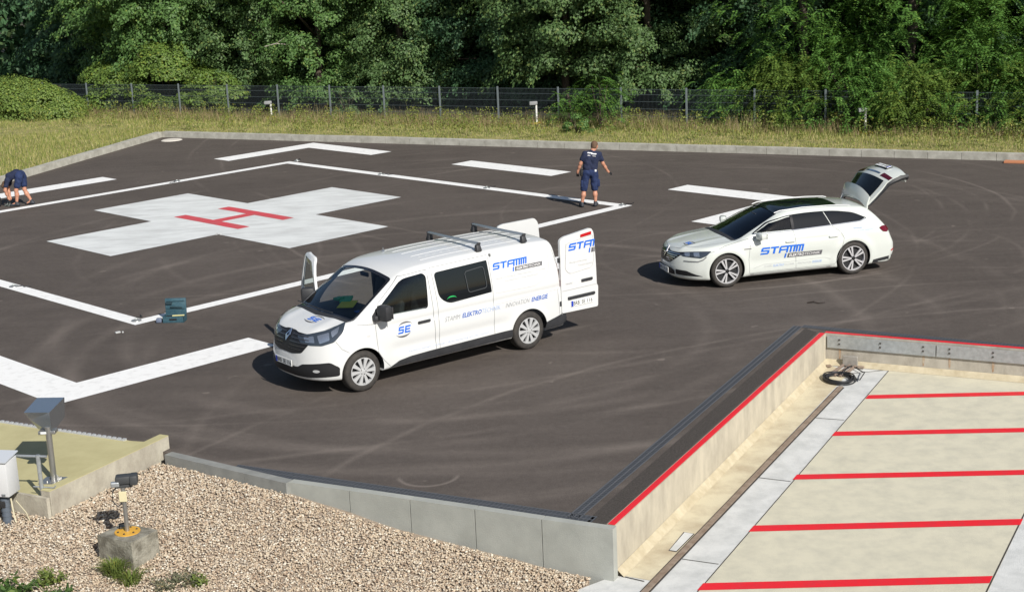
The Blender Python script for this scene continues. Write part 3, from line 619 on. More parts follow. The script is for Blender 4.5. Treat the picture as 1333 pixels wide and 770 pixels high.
M_MAPLE = greens('maple_leaves', (.095, .185, .052)); M_OAK = greens('oak_leaves', (.095, .168, .058)); M_SHADE = greens('shade_toned_leaves', (.06, .13, .058)); M_ROB = greens('feather_leaves', (.10, .215, .045)); M_BUSH = greens('bush_leaves', (.12, .195, .04)); M_HEDGE = greens('hedge_leaves', (.15, .225, .05))  # darkest leaves have the shade inside the wood mixed into their colour
BARK = mat('bark', (.11, .085, .065), .9, col2=(.06, .048, .038), scale=9, stretch=(1, 1, .2), bump=.6, bscale=30)
CM = {'m1': broad_crown(1, 3.6, 1.9, 11, 190, 430, .15), 'm2': broad_crown(2, 3.4, .7, 11, 215, 400, .13), 'm3': broad_crown(3, 3.8, 1.2, 12, 200, 400, .14), 'b1': broad_crown(4, 3.7, .3, 10, 170, 230, .18),
      'r1': frond_crown(5, 3.4, .9, 10, 2000), 'r2': frond_crown(6, 3.2, .6, 10, 1700)}
TM = {k: trunk_mesh(i+10, 9.0, .17+.03*(i % 3)) for i, k in enumerate(CM)}
def tree(kind, x, d, m, rz, sc, label, grp='trees standing behind the fence', name='broadleaf_tree', cat='tree'):
    px, py = FL(x, d); T = empty(name, (px, py, .12), rz, label, cat, grp); T.scale = (sc, sc, sc)
    c = bpy.data.objects.new('crown', CM[kind]); COL.objects.link(c); c.parent = T
    if not CM[kind].materials: CM[kind].materials.append(m)
    c.material_slots[0].link = 'OBJECT'; c.material_slots[0].material = m
    t = bpy.data.objects.new('trunk', TM[kind]); COL.objects.link(t); t.parent = T
    if not TM[kind].materials: TM[kind].materials.append(BARK)
    return T
front = [('m1', -19.6, 5.5, M_MAPLE, .3, 1.0, 'leafy tree at the far left edge of the picture behind the clipped hedge'),
         ('m1', -16.4, 3.4, M_MAPLE, 2.1, 1.0, 'broad maple like tree with bright sunlit leaves above the rounded bush at left'),
         ('m3', -12.6, 4.2, M_OAK, 1.0, .95, 'tree with sunlit crown right behind the top of the rounded bush'),
         ('m2', -9.4, 3.6, M_MAPLE, 4.0, .95, 'dense tree reaching down to the fence above the leftmost fence lamp'),
         ('m2', -6.1, 4.2, M_OAK, .4, .9, 'tree with pale broken twigs behind the middle of the left fence'),
         ('m3', -2.6, 5.6, M_SHADE, 2.6, 1.0, 'darker shaded tree between the two sunlit crowns at mid picture'),
         ('m1', .9, 3.6, M_OAK, 5.1, .95, 'oak like tree with pale leaf tufts straight behind the middle fence lamp'),
         ('m3', 3.6, 4.4, M_OAK, 3.4, .9, 'oak like tree hanging over the fence behind the standing man'),
         ('m3', 7.0, 6.4, M_SHADE, 1.9, 1.0, 'dark shaded tree left of the feather leaved trees'),
         ('r1', 9.4, 3.8, M_ROB, .6, 1.0, 'feather leaved tree with drooping branches above the open car tailgate, leftmost of its kind'),
         ('r1', 12.8, 3.4, M_ROB, 2.4, 1.05, 'feather leaved tree with drooping branches above the rightmost fence lamp'),
         ('r1', 16.4, 3.2, M_ROB, 4.4, 1.0, 'feather leaved tree at the right edge above the rightmost fence post')]
for a in front: tree(*a)
rb = random.Random(9)
back = [('b1', -24.5+i*3.4+rb.uniform(-.8, .8), 8.6+rb.uniform(-1, 2.2)) for i in range(15)]
wh = ['far beyond the left edge', 'at the left edge', 'behind the left end of the hedge', 'behind the right end of the hedge', 'behind the bright maple like crown', 'behind the dense left tree', 'behind the tree with pale twigs', 'left of the middle lamp', 'behind the middle oak', 'right of the middle lamp', 'behind the standing man', 'behind the car tailgate', 'behind the feather leaved trees', 'above the rightmost lamp', 'at the right edge', 'beyond the right edge']
for i, (k, x, d) in enumerate(back): tree(k, x, d, M_SHADE, rb.uniform(0, 6), 1.15, 'dark tree deep in shade in the second row '+wh[i], 'shaded trees of the second row')
for i, x in enumerate((-18, -14.2, -10.6, -4.3, -.6, 5.2, 8.4, 14.6)):
    tree('b1', x, 6.6, M_SHADE, i*1.3, .9, 'shaded tree tucked between the front crowns, '+('first', 'second', 'third', 'fourth', 'fifth', 'sixth', 'seventh', 'eighth')[i]+' from left', 'shaded trees between the front crowns')
rg = np.random.default_rng(12); n = 90000; xx = rg.uniform(-52, 34, n); dd = rg.uniform(13, 24, n); zz = rg.uniform(0, 12, n)
wx = xx+.451*dd; wy = 57.24-.506*xx+.892*dd
wd_ = link_mesh('woodland', leaves_mesh('woodland', np.stack([wx, wy, zz], 1), rg.normal(size=(n, 3))+np.array([0, -.6, .3]), rg.normal(size=(n, 3)), rg.uniform(.35, .7, n)), M_SHADE); tag(wd_, 'dark wood closing the view behind the trees', 'woodland', kind='stuff')
# bushes
def bush_mesh(seed, rx, ry, h, n, leaf, knobs=26, ks=1.0):
    rg = np.random.default_rng(seed); P, Nn, L = [], [], []
    for k in range(knobs):
        a = rg.uniform(0, 6.283); zf = rg.random(); w = math.sqrt(max(0, 1-zf*zf)); c = np.array([rx*w*math.cos(a)*.82, ry*w*math.sin(a)*.82, h*zf*.88]); r_ = rg.uniform(.34, .58)*min(rx, h)*.62*ks
        m = n//knobs; d = rg.normal(size=(m, 3)); d /= np.linalg.norm(d, axis=1, keepdims=True); d[:, 2] = np.abs(d[:, 2])*.9-.15
        p = c+d*(rg.random(m)**.33*r_)[:, None]; P.append(p); Nn.append(d*1.0+np.array([math.cos(a)*w*.5, math.sin(a)*w*.5, .5])+rg.normal(size=(m, 3))*.35); L.append(rg.normal(size=(m, 3)))
    P = np.concatenate(P); k_ = P[:, 2] > -.05; return leaves_mesh('foliage', P[k_], np.concatenate(Nn)[k_], np.concatenate(L)[k_], rg.uniform(.7, 1.2, k_.sum())*leaf)
def stems(seed, h, n=7, r=.02, sp=.5):
    rg = random.Random(seed); mb = MB()
    for k in range(n): a = rg.uniform(0, 6.28); mb.tube([(0, 0, -.1), (sp*.5*math.cos(a), sp*.5*math.sin(a), h*.5), (sp*math.cos(a), sp*math.sin(a), h*.92)], [r, r*.8, r*.3], 5)
    me = bpy.data.meshes.new('stems'); mb.bm.to_mesh(me); mb.bm.free(); return me
def bush(name, x, d, rx, ry, h, n, leaf, m, label, seed, knobs=26, cat='bush', grp=None, fm=None, z=.12, raw=None):
    px, py = raw if raw else FL(x, d); B = empty(name, (px, py, z), math.atan(-.506), label, cat, grp)
    link_mesh('foliage', fm or bush_mesh(seed, rx, ry, h, n, leaf, knobs), m, B); link_mesh('stems', stems(seed, h*.9, 7, .02, rx*.5), BARK, B); return B
bush('clipped_hedge', -20.9, -1.4, 4.5, 1.2, 1.5, 0, .11, M_HEDGE, 'rounded clipped hedge with yellow green top at the left edge', 31, 60, 'hedge', fm=bush_mesh(31, 4.5, 1.2, 1.5, 52000, .10, 120, 1.5))
bush('rounded_bush', -17.6, 1.3, 2.2, 1.2, 2.2, 22000, .13, M_BUSH, 'wide leafy bush in front of the fence left of the tall rounded one', 32, 50)
bush('rounded_bush', -15.2, 1.4, 2.2, 1.3, 3.1, 26000, .13, M_BUSH, 'tall rounded sunlit bush with broad leaves, highest of the bushes on the left', 33, 60)
bush('rounded_bush', -12.9, 1.2, 1.7, 1.0, 1.9, 12000, .12, M_BUSH, 'low bush at the fence between the tall rounded bush and the leftmost lamp', 34, 36)
bush('leafy_shrub', -7.1, 1.6, 1.2, .8, 1.2, 1500, .12, M_OAK, 'thin shrub behind the fence right of the leftmost lamp', 35, 14)
for i, (x, d, rx, h) in enumerate(((9.6, 1.3, 1.9, 2.1), (11.6, 1.2, 2.1, 2.7), (13.6, .9, 1.9, 2.2), (15.3, 1.5, 2.0, 3.0), (17.2, 1.3, 1.8, 2.6), (7.9, 1.8, 1.4, 1.7))):
    lb = ['leafy green shrub spilling over the fence below the leftmost feather leaved tree', 'tall green shrub spilling over the fence left of the rightmost lamp', 'low bright shrub leaning over the fence right of the rightmost lamp', 'high shrub behind the rightmost fence post', 'shrub at the right edge behind the fence', 'small arching shrub behind the fence, first of the right hand thicket'][i]
    fm = frond_crown(50+i, rx, .2, h, int(420*rx), .10, dome=True)
    bush('overhanging_shrub', x, d, rx, 1.3, h, 0, .1, M_ROB if i % 2 else M_BUSH, lb, 60+i, fm=fm, grp='thicket of shrubs at the right hand fence')
bush('roadside_sapling', 3.9, -1.0, .6, .6, 1.9, 0, .1, M_ROB, 'young feather leaved sapling growing in front of the fence beside the standing man', 71, fm=frond_crown(72, .55, .15, 1.85, 150, .08, dome=True))
bush('roadside_sapling', 2.75, -.4, .5, .5, 1.4, 0, .1, M_ROB, 'small bushy sapling at the fence post right of the middle lamp', 73, fm=frond_crown(74, .45, .15, 1.4, 100, .08, dome=True))
bush('roadside_sapling', 3.6, -2.3, .6, .5, .7, 1300, .08, M_MAPLE, 'low green weed patch in the grass left of the standing man', 75, 12)
# pale dead branches
mb = MB(); b0 = Vector((*FL(-10.3, 1.2), 2.9)); mb.tube([b0, b0+Vector((.5, -.2, .12)), b0+Vector((1.1, -.3, .05))], [.03, .022, .01], 5); mb.tube([b0+Vector((.5, -.2, .12)), b0+Vector((.9, -.4, .35))], [.02, .008], 5); tag(mb.build('dead_branch', mat('dead_wood', (.42, .38, .33), .8), None), 'pale dead branch showing among dark leaves left of centre', 'branch')
# grass of the verge
def blades(n, x0, x1, d0, d1, h0, h1, wd, seed, name, m, label, power=1.0, dens=None):
    rg = np.random.default_rng(seed); x = rg.uniform(x0, x1, n); d = d0+(d1-d0)*rg.random(n)**power
    f = (d-d0)/(d1-d0); wx = x+.451*d; wy = 57.24-.506*x+.892*d
    # stay outside the kerb
    kr = wy-(58.72-.5065*(wx+13.15)); kl = (wx+13.4)-(wy-58.6)*.292
    ok = (kr > .03) | (kl < -.03)
    x, d, wx, wy = x[ok], d[ok], wx[ok], wy[ok]; kr = kr[ok]; n = len(x)
    cl = .5+.5*np.sin(wx*1.3+np.sin(wy*.9)*2)*np.sin(wy*1.1+wx*.4); hg = (h0+(h1-h0)*np.clip((d+6)/6, 0, 1)**1.6)*rg.uniform(.5, 1.15, n)*(.65+.6*cl)
    a = rg.uniform(0, 6.283, n); ln = rg.uniform(-.35, .35, (n, 2))*hg[:, None]; w_ = wd*rg.uniform(.6, 1.3, n)
    B = np.stack([wx, wy, np.full(n, .13)], 1); s = np.stack([np.cos(a)*w_, np.sin(a)*w_, np.zeros(n)], 1); t = B+np.stack([ln[:, 0], ln[:, 1], hg], 1)
    V = np.stack([B-s, B+s, t], 1); o = link_mesh(name, np_mesh(name, V.reshape(-1, 3), np.arange(3*n).reshape(n, 3)), m); tag(o, label, 'grass', kind='stuff')
GR = island_mat('verge_grass', [(0, (.12, .17, .04)), (.3, (.20, .25, .06)), (.5, (.33, .33, .10)), (.7, (.46, .40, .19)), (.85, (.26, .31, .07)), (1, (.54, .47, .27))], .8, .25, .2)
GRT = island_mat('tall_grass', [(0, (.12, .15, .04)), (.35, (.27, .22, .12)), (.6, (.33, .23, .15)), (.8, (.18, .20, .06)), (1, (.42, .33, .22))], .8, .25, .2)
blades(230000, -34, 24, -14, .6, .06, .24, .013, 21, 'grass', GR, 'yellowish green grass of the verge between kerb and fence')
blades(15000, -34, 24, -1.7, .5, .25, .55, .011, 22, 'tall_grass', GRT, 'tall dry grass and weeds along the foot of the fence')
# the strip beyond the left kerb
rg2 = np.random.default_rng(77); n = 60000; xx_ = rg2.uniform(-26, -13, n); yy_ = rg2.uniform(32, 60, n); ok = (xx_+13.55)-(yy_-58.35)*.292 < 0; xx_, yy_ = xx_[ok], yy_[ok]; n = len(xx_)
a_ = rg2.uniform(0, 6.283, n); h_ = rg2.uniform(.05, .22, n); B = np.stack([xx_, yy_, np.full(n, .13)], 1); s_ = np.stack([np.cos(a_)*.012, np.sin(a_)*.012, 0*a_], 1); t_ = B+np.stack([rg2.uniform(-.06, .06, n), rg2.uniform(-.06, .06, n), h_], 1)
tag(link_mesh('grass', np_mesh('grass', np.stack([B-s_, B+s_, t_], 1).reshape(-1, 3), np.arange(3*n).reshape(n, 3)), GR), 'short patchy grass left of the left hand kerb', 'grass', kind='stuff')
# yellow green flowering weeds
wm = bush_mesh(90, .28, .28, .55, 260, .055, 8); WD = greens('weed_leaves', (.17, .21, .05)); rw = random.Random(14)
n = 0
P_, N_, L_ = [], [], []
rgw = np.random.default_rng(15)
for k in range(260):
    x = rw.uniform(-19, 18); d = -rw.random()**1.4*4.5; wx, wy = FL(x, d)
    if wy-(58.72-.5065*(wx+13.15)) < .6: continue
    m = 40; P_.append(np.array([wx, wy, .13])+np.abs(rgw.normal(size=(m, 3)))*np.array([.10, .10, .26])*np.sign(rgw.normal(size=(m, 3)))*np.array([1, 1, 0])+np.stack([np.zeros(m), np.zeros(m), rgw.uniform(.1, .62, m)], 1)); N_.append(rgw.normal(size=(m, 3))+np.array([0, -.4, .8])); L_.append(rgw.normal(size=(m, 3)))
wo = link_mesh('verge_weeds', leaves_mesh('verge_weeds', np.concatenate(P_), np.concatenate(N_), np.concatenate(L_), .075), WD); tag(wo, 'yellow green flowering weeds scattered in the verge', 'weeds', kind='stuff')
# ------------------------------------------------------------------ fence of wire mesh panels
FZ0, FZ1 = .10, 1.43; FM = mat('fence_steel', (.10, .125, .14), .45, metal=.3); FP = mat('fence_post_steel', (.17, .20, .215), .5, metal=.2)
Fr = empty('wire_fence', (*FL(-.19), .1), math.atan(-.506), 'long dark grey wire mesh fence on steel posts in front of the trees', 'fence')
SP = 2.502
for k in range(-13, 12):
    mb = MB(); mb.box((k*SP, -.04, .68), (.065, .045, 1.42), bev=.006); mb.build('post', FP, Fr)
    mb = MB()
    for zz in (.10, .36, .62, .88, 1.13, 1.32):
        mb.box((k*SP+SP/2, 0, zz), (SP-.03, .010, .012))
    for j in range(1, 50):
        mb.box((k*SP+j*.05, 0, .68), (.0042, .0042, 1.30))
    mb.build('mesh_panel', FM, Fr)
# ------------------------------------------------------------------ vehicles
WHITE = mat('white_paint', (0.64, 0.65, 0.65), 0.30, coat=0.7)
WHITE2 = mat('white_paint_pearl', (0.60, 0.63, 0.60), 0.22, coat=1.0)
BLACKP = mat('black_plastic', (0.025, 0.026, 0.029), 0.55, col2=(0.035, 0.036, 0.04), scale=6)
GAP = mat('panel_gap', (0.20, 0.205, 0.21), 0.8)
INNER = mat('dark_interior', (0.018, 0.018, 0.02), 0.85)
GLASS = mat('dark_glass', (0.006, 0.008, 0.010), 0.03, spec=0.7, coat=0.0)
RUBBER = mat('tyre_rubber', (0.028, 0.026, 0.025), 0.8, col2=(0.05, 0.045, 0.04), scale=9)
SILVER = mat('rim_silver', (0.58, 0.59, 0.60), 0.35, metal=0.35)
POLISH = mat('rim_polished', (0.68, 0.68, 0.70), 0.25, metal=0.45)
BLACKG = mat('gloss_black', (0.012, 0.012, 0.014), 0.15, coat=0.5)
CHROME = mat('chrome', (0.8, 0.8, 0.82), 0.1, metal=1.0)
BLUE = mat('logo_blue', (0.012, 0.135, 0.62), 0.4)
GREYL = mat('logo_grey', (0.11, 0.11, 0.12), 0.45)
TXT_G = mat('lettering_grey', (0.30, 0.31, 0.33), 0.5)
TXT_L = mat('lettering_light_grey', (0.48, 0.49, 0.50), 0.5)
TXT_B = mat('lettering_blue', (0.05, 0.13, 0.45), 0.5)
TXT_LB = mat('lettering_pale_blue', (0.33, 0.42, 0.62), 0.5)
TXT_W = mat('lettering_white', (0.75, 0.75, 0.75), 0.5)
REDL = mat('red_lamp', (0.22, 0.006, 0.012), 0.12, coat=0.7)
REDB = mat('brake_light', (0.45, 0.01, 0.015), 0.12, coat=0.7)
PLATE = mat('number_plate', (0.74, 0.75, 0.74), 0.4)
PLATEB = mat('plate_blue', (0.01, 0.04, 0.42), 0.4)
INK = mat('plate_ink', (0.015, 0.015, 0.015), 0.5)
ROOFR = mat('roof_bar_alu', (0.42, 0.45, 0.48), 0.3, metal=0.7)
LAMPIN = mat('headlamp_inner', (0.55, 0.58, 0.62), 0.12, metal=0.85)
LAMPD = mat('headlamp_dark', (0.035, 0.045, 0.06), 0.06, coat=1.0)

def window_glass(nm='tinted_glass', tint=(0.62, 0.70, 0.67)):
    m = bpy.data.materials.new(nm); m.use_nodes = True; n, l = m.node_tree.nodes, m.node_tree.links
    n.remove(n['Principled BSDF']); o = n['Material Output']
    tr = n.new('ShaderNodeBsdfTransparent'); tr.inputs[0].default_value = (*tint, 1)
    gl = n.new('ShaderNodeBsdfGlossy'); gl.inputs['Roughness'].default_value = 0.02; gl.inputs[0].default_value = (0.9, 0.95, 1, 1)
    fr = n.new('ShaderNodeFresnel'); fr.inputs[0].default_value = 1.5
    mx = n.new('ShaderNodeMixShader'); l.new(fr.outputs[0], mx.inputs[0]); l.new(tr.outputs[0], mx.inputs[1]); l.new(gl.outputs[0], mx.inputs[2])
    l.new(mx.outputs[0], o.inputs[0]); return m
TINT = window_glass()
CLEAR = window_glass('windscreen_glass', (.90, .96, .93))

def prism_cut(pts, org, u, v, a, b):
    """cutter object: 2-D polygon in the plane (org, u, v) swept along the normal from a to b"""
    org, u, v = Vector(org), Vector(u).normalized(), Vector(v).normalized(); n = u.cross(v)
    mb = MB(); mb.prism([org+u*p[0]+v*p[1] for p in pts], n*a, n*b)
    return mb.build('cutter', None)

def wheel(parent, x, y, R, s, kind, steer=0.0):
    """wheel > tyre, rim; the axle runs along local Z, outwards"""
    M = Matrix.Translation((x, y, R)) @ Matrix.Rotation(-s*math.pi/2, 4, 'X')
    if steer: M = M @ Matrix.Rotation(steer, 4, 'Y')
    w_ = 0.215; rr = R*0.675 if kind == 'van' else R*0.745
    mb = MB(); mb.lathe([(0.02, -w_+0.02), (rr*0.97, -w_+0.02), (rr*0.97, -0.03), (rr*0.9, -0.055), (0.05, -0.06)], 40)
    hub = mb.build('wheel', INNER, parent, 30); hub.matrix_local = M
    mb = MB(); prof = [(rr, -w_), (rr+0.02, -w_-0.004), (R-0.03, -w_-0.002), (R-0.008, -w_+0.02), (R, -w_+0.045), (R, -0.045), (R-0.008, -0.02), (R-0.03, 0.002), (rr+0.03, 0.006), (rr+0.006, 0.002), (rr-0.006, -0.012)]
    mb.lathe(prof, 56, cap=False); mb.build('tyre', RUBBER, hub, 50)
    mb = MB(); mb.lathe([(rr+0.004, -0.02), (rr+0.003, 0.0), (rr-0.012, 0.0), (rr-0.02, -0.03), (rr-0.025, -0.12)], 56, cap=False)
    if kind == 'van':
        for k in range(10):
            a = 2*math.pi*k/10; r0, r1 = 0.04, rr-0.008
            P = []
            for (r, hw) in ((r0, 0.017), (rr*0.55, 0.024), (rr*0.8, 0.030), (r1, 0.040)): P.append((r, hw))
            pts = [Vector((r, hw, 0)) for r, hw in P]+[Vector((r, -hw, 0)) for r, hw in P[::-1]]
            Rz = Matrix.Rotation(a, 3, 'Z'); mb.prism([Rz @ p for p in pts], (0, 0, -0.03), (0, 0, 0.002))
        mb.lathe([(0.0, 0.008), (0.03, 0.008), (0.058, 0.0), (0.062, -0.03)], 24, cap=False)
        mb.build('rim', SILVER, hub, 30)
        mb = MB()
        for k in range(5):
            a = 2*math.pi*(k+.5)/5; mb.lathe([(0.008, 0.0), (0.008, 0.009)], 8, Matrix.Translation((0.047*math.cos(a), 0.047*math.sin(a), 0)))
        mb.build('wheel_nuts', INNER, hub)
    else:
        for k in range(10):
            a = 2*math.pi*(k//2)/5 + (0.17 if k % 2 else -0.17)
            b = (0.09 if k % 2 else -0.09)
            Rz = Matrix.Rotation(a, 3, 'Z')
            pts = [Vector((0.04, -0.011, 0)), Vector((rr-0.008, -0.021, 0)), Vector((rr-0.008, 0.021, 0)), Vector((0.04, 0.011, 0))]
            mb.prism([Rz @ p for p in pts], (0, 0, -0.03), (0, 0, 0.0))
        mb.build('rim', POLISH, hub, 30)
        mb = MB()
        for k in range(5):
            a = 2*math.pi*k/5; Rz = Matrix.Rotation(a, 3, 'Z')
            pts = [Vector((0.05, -0.012, 0)), Vector((rr-0.01, -0.032, 0)), Vector((rr-0.01, 0.032, 0)), Vector((0.05, 0.012, 0))]
            mb.prism([Rz @ p for p in pts], (0, 0, -0.035), (0, 0, -0.008))
        mb.lathe([(0.0, 0.006), (0.035, 0.004), (0.06, -0.01), (0.062, -0.03)], 20, cap=False)
        mb.build('spoke_insert', BLACKG, hub, 30)
    return hub

def stamm_logo(skin, par, org, u, v, u0, v0, H, off=0.004, cut=None):
    """company logo: wide slanted blue capitals, a drop line and a grey bar with white capitals"""
    sh = 0.22; t = 0.24
    L = [rect(0.12, .76, 1.3, 1, sh), rect(0.0, .40, .3, .86, sh), rect(0.0, .40, 1.28, .60, sh), rect(.98, .12, 1.28, .5, sh), rect(0, 0, 1.16, .22, sh),
         rect(1.42, .78, 2.65, 1, sh), rect(1.88, 0, 2.2, .85, sh),
         rect(2.78, 0, 3.06, .86, sh), rect(2.9, .78, 4.0, 1, sh), rect(2.8, .34, 4.0, .54, sh),
         rect(3.9, 0, 4.18, 1, sh), rect(4.0, .80, 5.25, 1, sh), rect(4.42, 0, 4.7, .9, sh), rect(4.95, 0, 5.23, .9, sh),
         rect(5.3, .80, 6.5, 1, sh), rect(5.36, 0, 5.62, .9, sh), rect(5.8, 0, 6.06, .9, sh), rect(6.24, 0, 6.5, .9, sh)]
    D = [rect(3.84, -.78, 4.06, -.12, sh)]
    B = [rect(4.3, -.80, 9.6, -.16, sh)]
    def T(ps):
        o = []
        for p in ps:
            q = [(u0+a*H, v0+b*H) for a, b in p]
            if cut is not None:
                if min(a for a, b in q) > cut: continue
                q = [(min(a, cut), b) for a, b in q]
                if max(a for a, _ in q)-min(a for a, _ in q) < .004: continue
            o.append(q)
        return o
    o1 = skin.lay('logo_letters', T(L+D), org, u, v, BLUE, par, off, 0.12, 0.0003)
    o2 = skin.lay('logo_bar', T(B), org, u, v, GREYL, par, off, 0.12)
    bx = (u0+4.5*H, v0-.66*H, u0+6.75*H, v0-.3*H)
    if cut is None:
        bm = text_bm('ELEKTRO', (u0+4.42*H, v0-.68*H, u0+6.75*H, v0-.29*H), shear=0.25, bold=0.02)
        bm = text_bm('TECHNIK', (u0+6.85*H, v0-.68*H, u0+9.2*H, v0-.29*H), shear=0.25, bm=bm)
        skin.lay('logo_text', [], org, u, v, TXT_W, par, off+0.003, 0.12, bm2=bm)
def se_logo(skin, par, org, u, v, cu, cv, W_, H_, off=0.004, col=None):
    """S E between two crescents"""
    sh = 0.2; s = W_*0.66/2.9; h = H_*0.44
    def r(a0, b0, a1, b1): return [(cu+(x-1.45)*s+y*h*0.2-0.1*h, cv+(y-.5)*h) for x, y in ((a0, b0), (a1, b0), (a1, b1), (a0, b1))]
    L = [r(.1, .78, 1.3, 1), r(0, .42, .32, .9), r(0, .42, 1.3, .62), r(.98, .12, 1.3, .55), r(0, 0, 1.2, .22),
         r(1.6, 0, 1.92, 1), r(1.6, .78, 2.9, 1), r(1.6, .40, 2.8, .60), r(1.6, 0, 2.9, .22)]
    skin.lay('emblem_letters', L, org, u, v, BLUE, par, off, 0.12, 0.0003)
    A = [arc_ring(cu+.08*W_, cv+H_*.02, W_*.46, H_*.46, 25, 165, H_*.10), [(2*cu-x, 2*cv-y) for x, y in arc_ring(cu+.08*W_, cv+H_*.02, W_*.46, H_*.46, 25, 165, H_*.12)]]
    skin.lay('emblem_arcs', A, org, u, v, GREYL, par, off, 0.12)

def number_plate(par, c, u, v, wd=0.52, ht=0.11, label='BRB  SE 116', name='number_plate'):
    c, u, v = Vector(c), Vector(u).normalized(), Vector(v).normalized(); n = u.cross(v)
    mb = MB(); R3 = Matrix((u, v, n)).transposed()
    mb.box((0, 0, 0), (wd, ht, 0.012), bev=0.004); o = mb.build(name, PLATE, par); o.matrix_local = Matrix.Translation(c) @ R3.to_4x4()
    b = MB(); b.box((-wd/2+.025, 0, .0065), (.044, ht-.008, .004)); b.build('plate_band', PLATEB, o)
    bm = text_bm('BRB', (-wd/2+.055, -.035, -wd/2+.20, .035), bold=0.01)
    bm = text_bm('SE 116', (-wd/2+.245, -.035, wd/2-.015, .035), bold=0.01, bm=bm)
    for q in bm.verts: q.co.z = 0.0075
    me = bpy.data.meshes.new('plate_text'); bm.to_mesh(me); bm.free(); link_mesh('plate_text', me, INK, o)
    return o

def slogan(skin, par, org, u, v, u0, v0, ln, H, a, b, c, off=0.004):
    """STAMM ELEKTROTECHNIK | INNOVATION ENERGIE in three inks"""
    f = lambda p, q: (u0+ln*p, v0, u0+ln*q, v0+H)
    bm = text_bm('STAMM', f(0, .145), 0.3); bm = text_bm('INNOVATION', f(.575, .815), 0.3, bm=bm)
    bm = text_bm('|', f(.548, .551), 0.3, bm=bm)
    skin.lay('slogan_text', [], org, u, v, a, par, off, 0.15, bm2=bm)
    bm = text_bm('ELEKTRO', f(.16, .345), 0.3, 0.025); bm = text_bm('ENERGIE', f(.83, 1), 0.3, 0.025, bm=bm)
    skin.lay('slogan_text_bold', [], org, u, v, b, par, off, 0.15, bm2=bm)
    bm = text_bm('TECHNIK', f(.35, .53), 0.3); skin.lay('slogan_text_light', [], org, u, v, c, par, off, 0.15, bm2=bm)

def seat(par, x, y, wd=0.5):
    mb = MB(); mb.box((x, y, .78), (.5, wd, .16), bev=.04)
    mb.box((x-.27, y, 1.12), (.14, wd*.95, .62), Matrix.Rotation(math.radians(-12), 3, 'Y'), bev=.05)
    mb.box((x-.36, y, 1.50), (.09, .26, .16), bev=.03)
    return mb.build('seat', mat('seat_cloth', (0.03, 0.032, 0.038), 0.9), par, 30)

# ---------------------------------------------------------------- the van
VAN_L = [0.0, 1.0]
_W = pchip([.2, .35, .6, .8, .95, 1.15, 1.3, 1.6, 1.8, 1.95], [.93, .95, .965, .968, .965, .958, .945, .895, .855, .83])
_zr = pchip([-2.6, -2.4, -1.5, -.5, .4, .9, 1.3, 1.7], [1.88, 1.915, 1.955, 1.96, 1.935, 1.875, 1.78, 1.65])
_zh = pchip([1.3, 1.92, 2.2, 2.42, 2.55, 2.68], [1.30, 1.225, 1.16, 1.085, 1.02, .93])
_xf = pchip([.2, .3, .45, .62, .8, 1.0, 1.12, 1.2], [2.54, 2.62, 2.665, 2.65, 2.62, 2.57, 2.50, 2.40])
_xr = pchip([.4, .6, 1.0, 1.5, 1.85, 1.95], [-2.62, -2.60, -2.56, -2.50, -2.43, -2.38])
def van_f(x, y, z):
    ay = np.abs(y); W_ = _W(z)-.09*np.clip((x-1.5)/1.15, 0, 2)**2-.04*np.clip((-2.2-x)/.5, 0, 2)**2
    for xc in (1.749, -1.749):
        d = np.sqrt((x-xc)**2+(z-.34)**2); W_ = W_+.014*np.exp(-((d-.42)/.06)**2)
    wx = 1/(1+np.exp((x-1.15)/.06))/(1+np.exp((-1.25-x)/.06))
    W_ = W_-.020*np.exp(-((z-.60)/.10)**2)*wx-.012*np.exp(-((z-1.02)/.05)**2)/(1+np.exp((x-1.2)/.1))
    fs = ay-W_
    fr = z-(_zr(x)-.055*(ay/.8)**2-.01*np.clip(ay/.8, 0, 1.3)**6)
    fw = .54*(x-1.93+.15*(ay/.8)**2)+.841*(z-1.225)
    fh = (z-(_zh(x)-.035*(ay/.8)**3+.012*np.exp(-((ay-.52)/.12)**2)))
    ff = x-(_xf(z)-.40*(ay/.93)**3.0)
    fb = .27-z; fe = _xr(z)-x+.03*(ay/.9)**4
    top = smin(smax(fr, fw, .10), fh, .03)
    b = smax(top, fs, .13); b = smax(b, ff, .16); b = smax(b, fe, .06); b = smax(b, fb, .06)
    return b

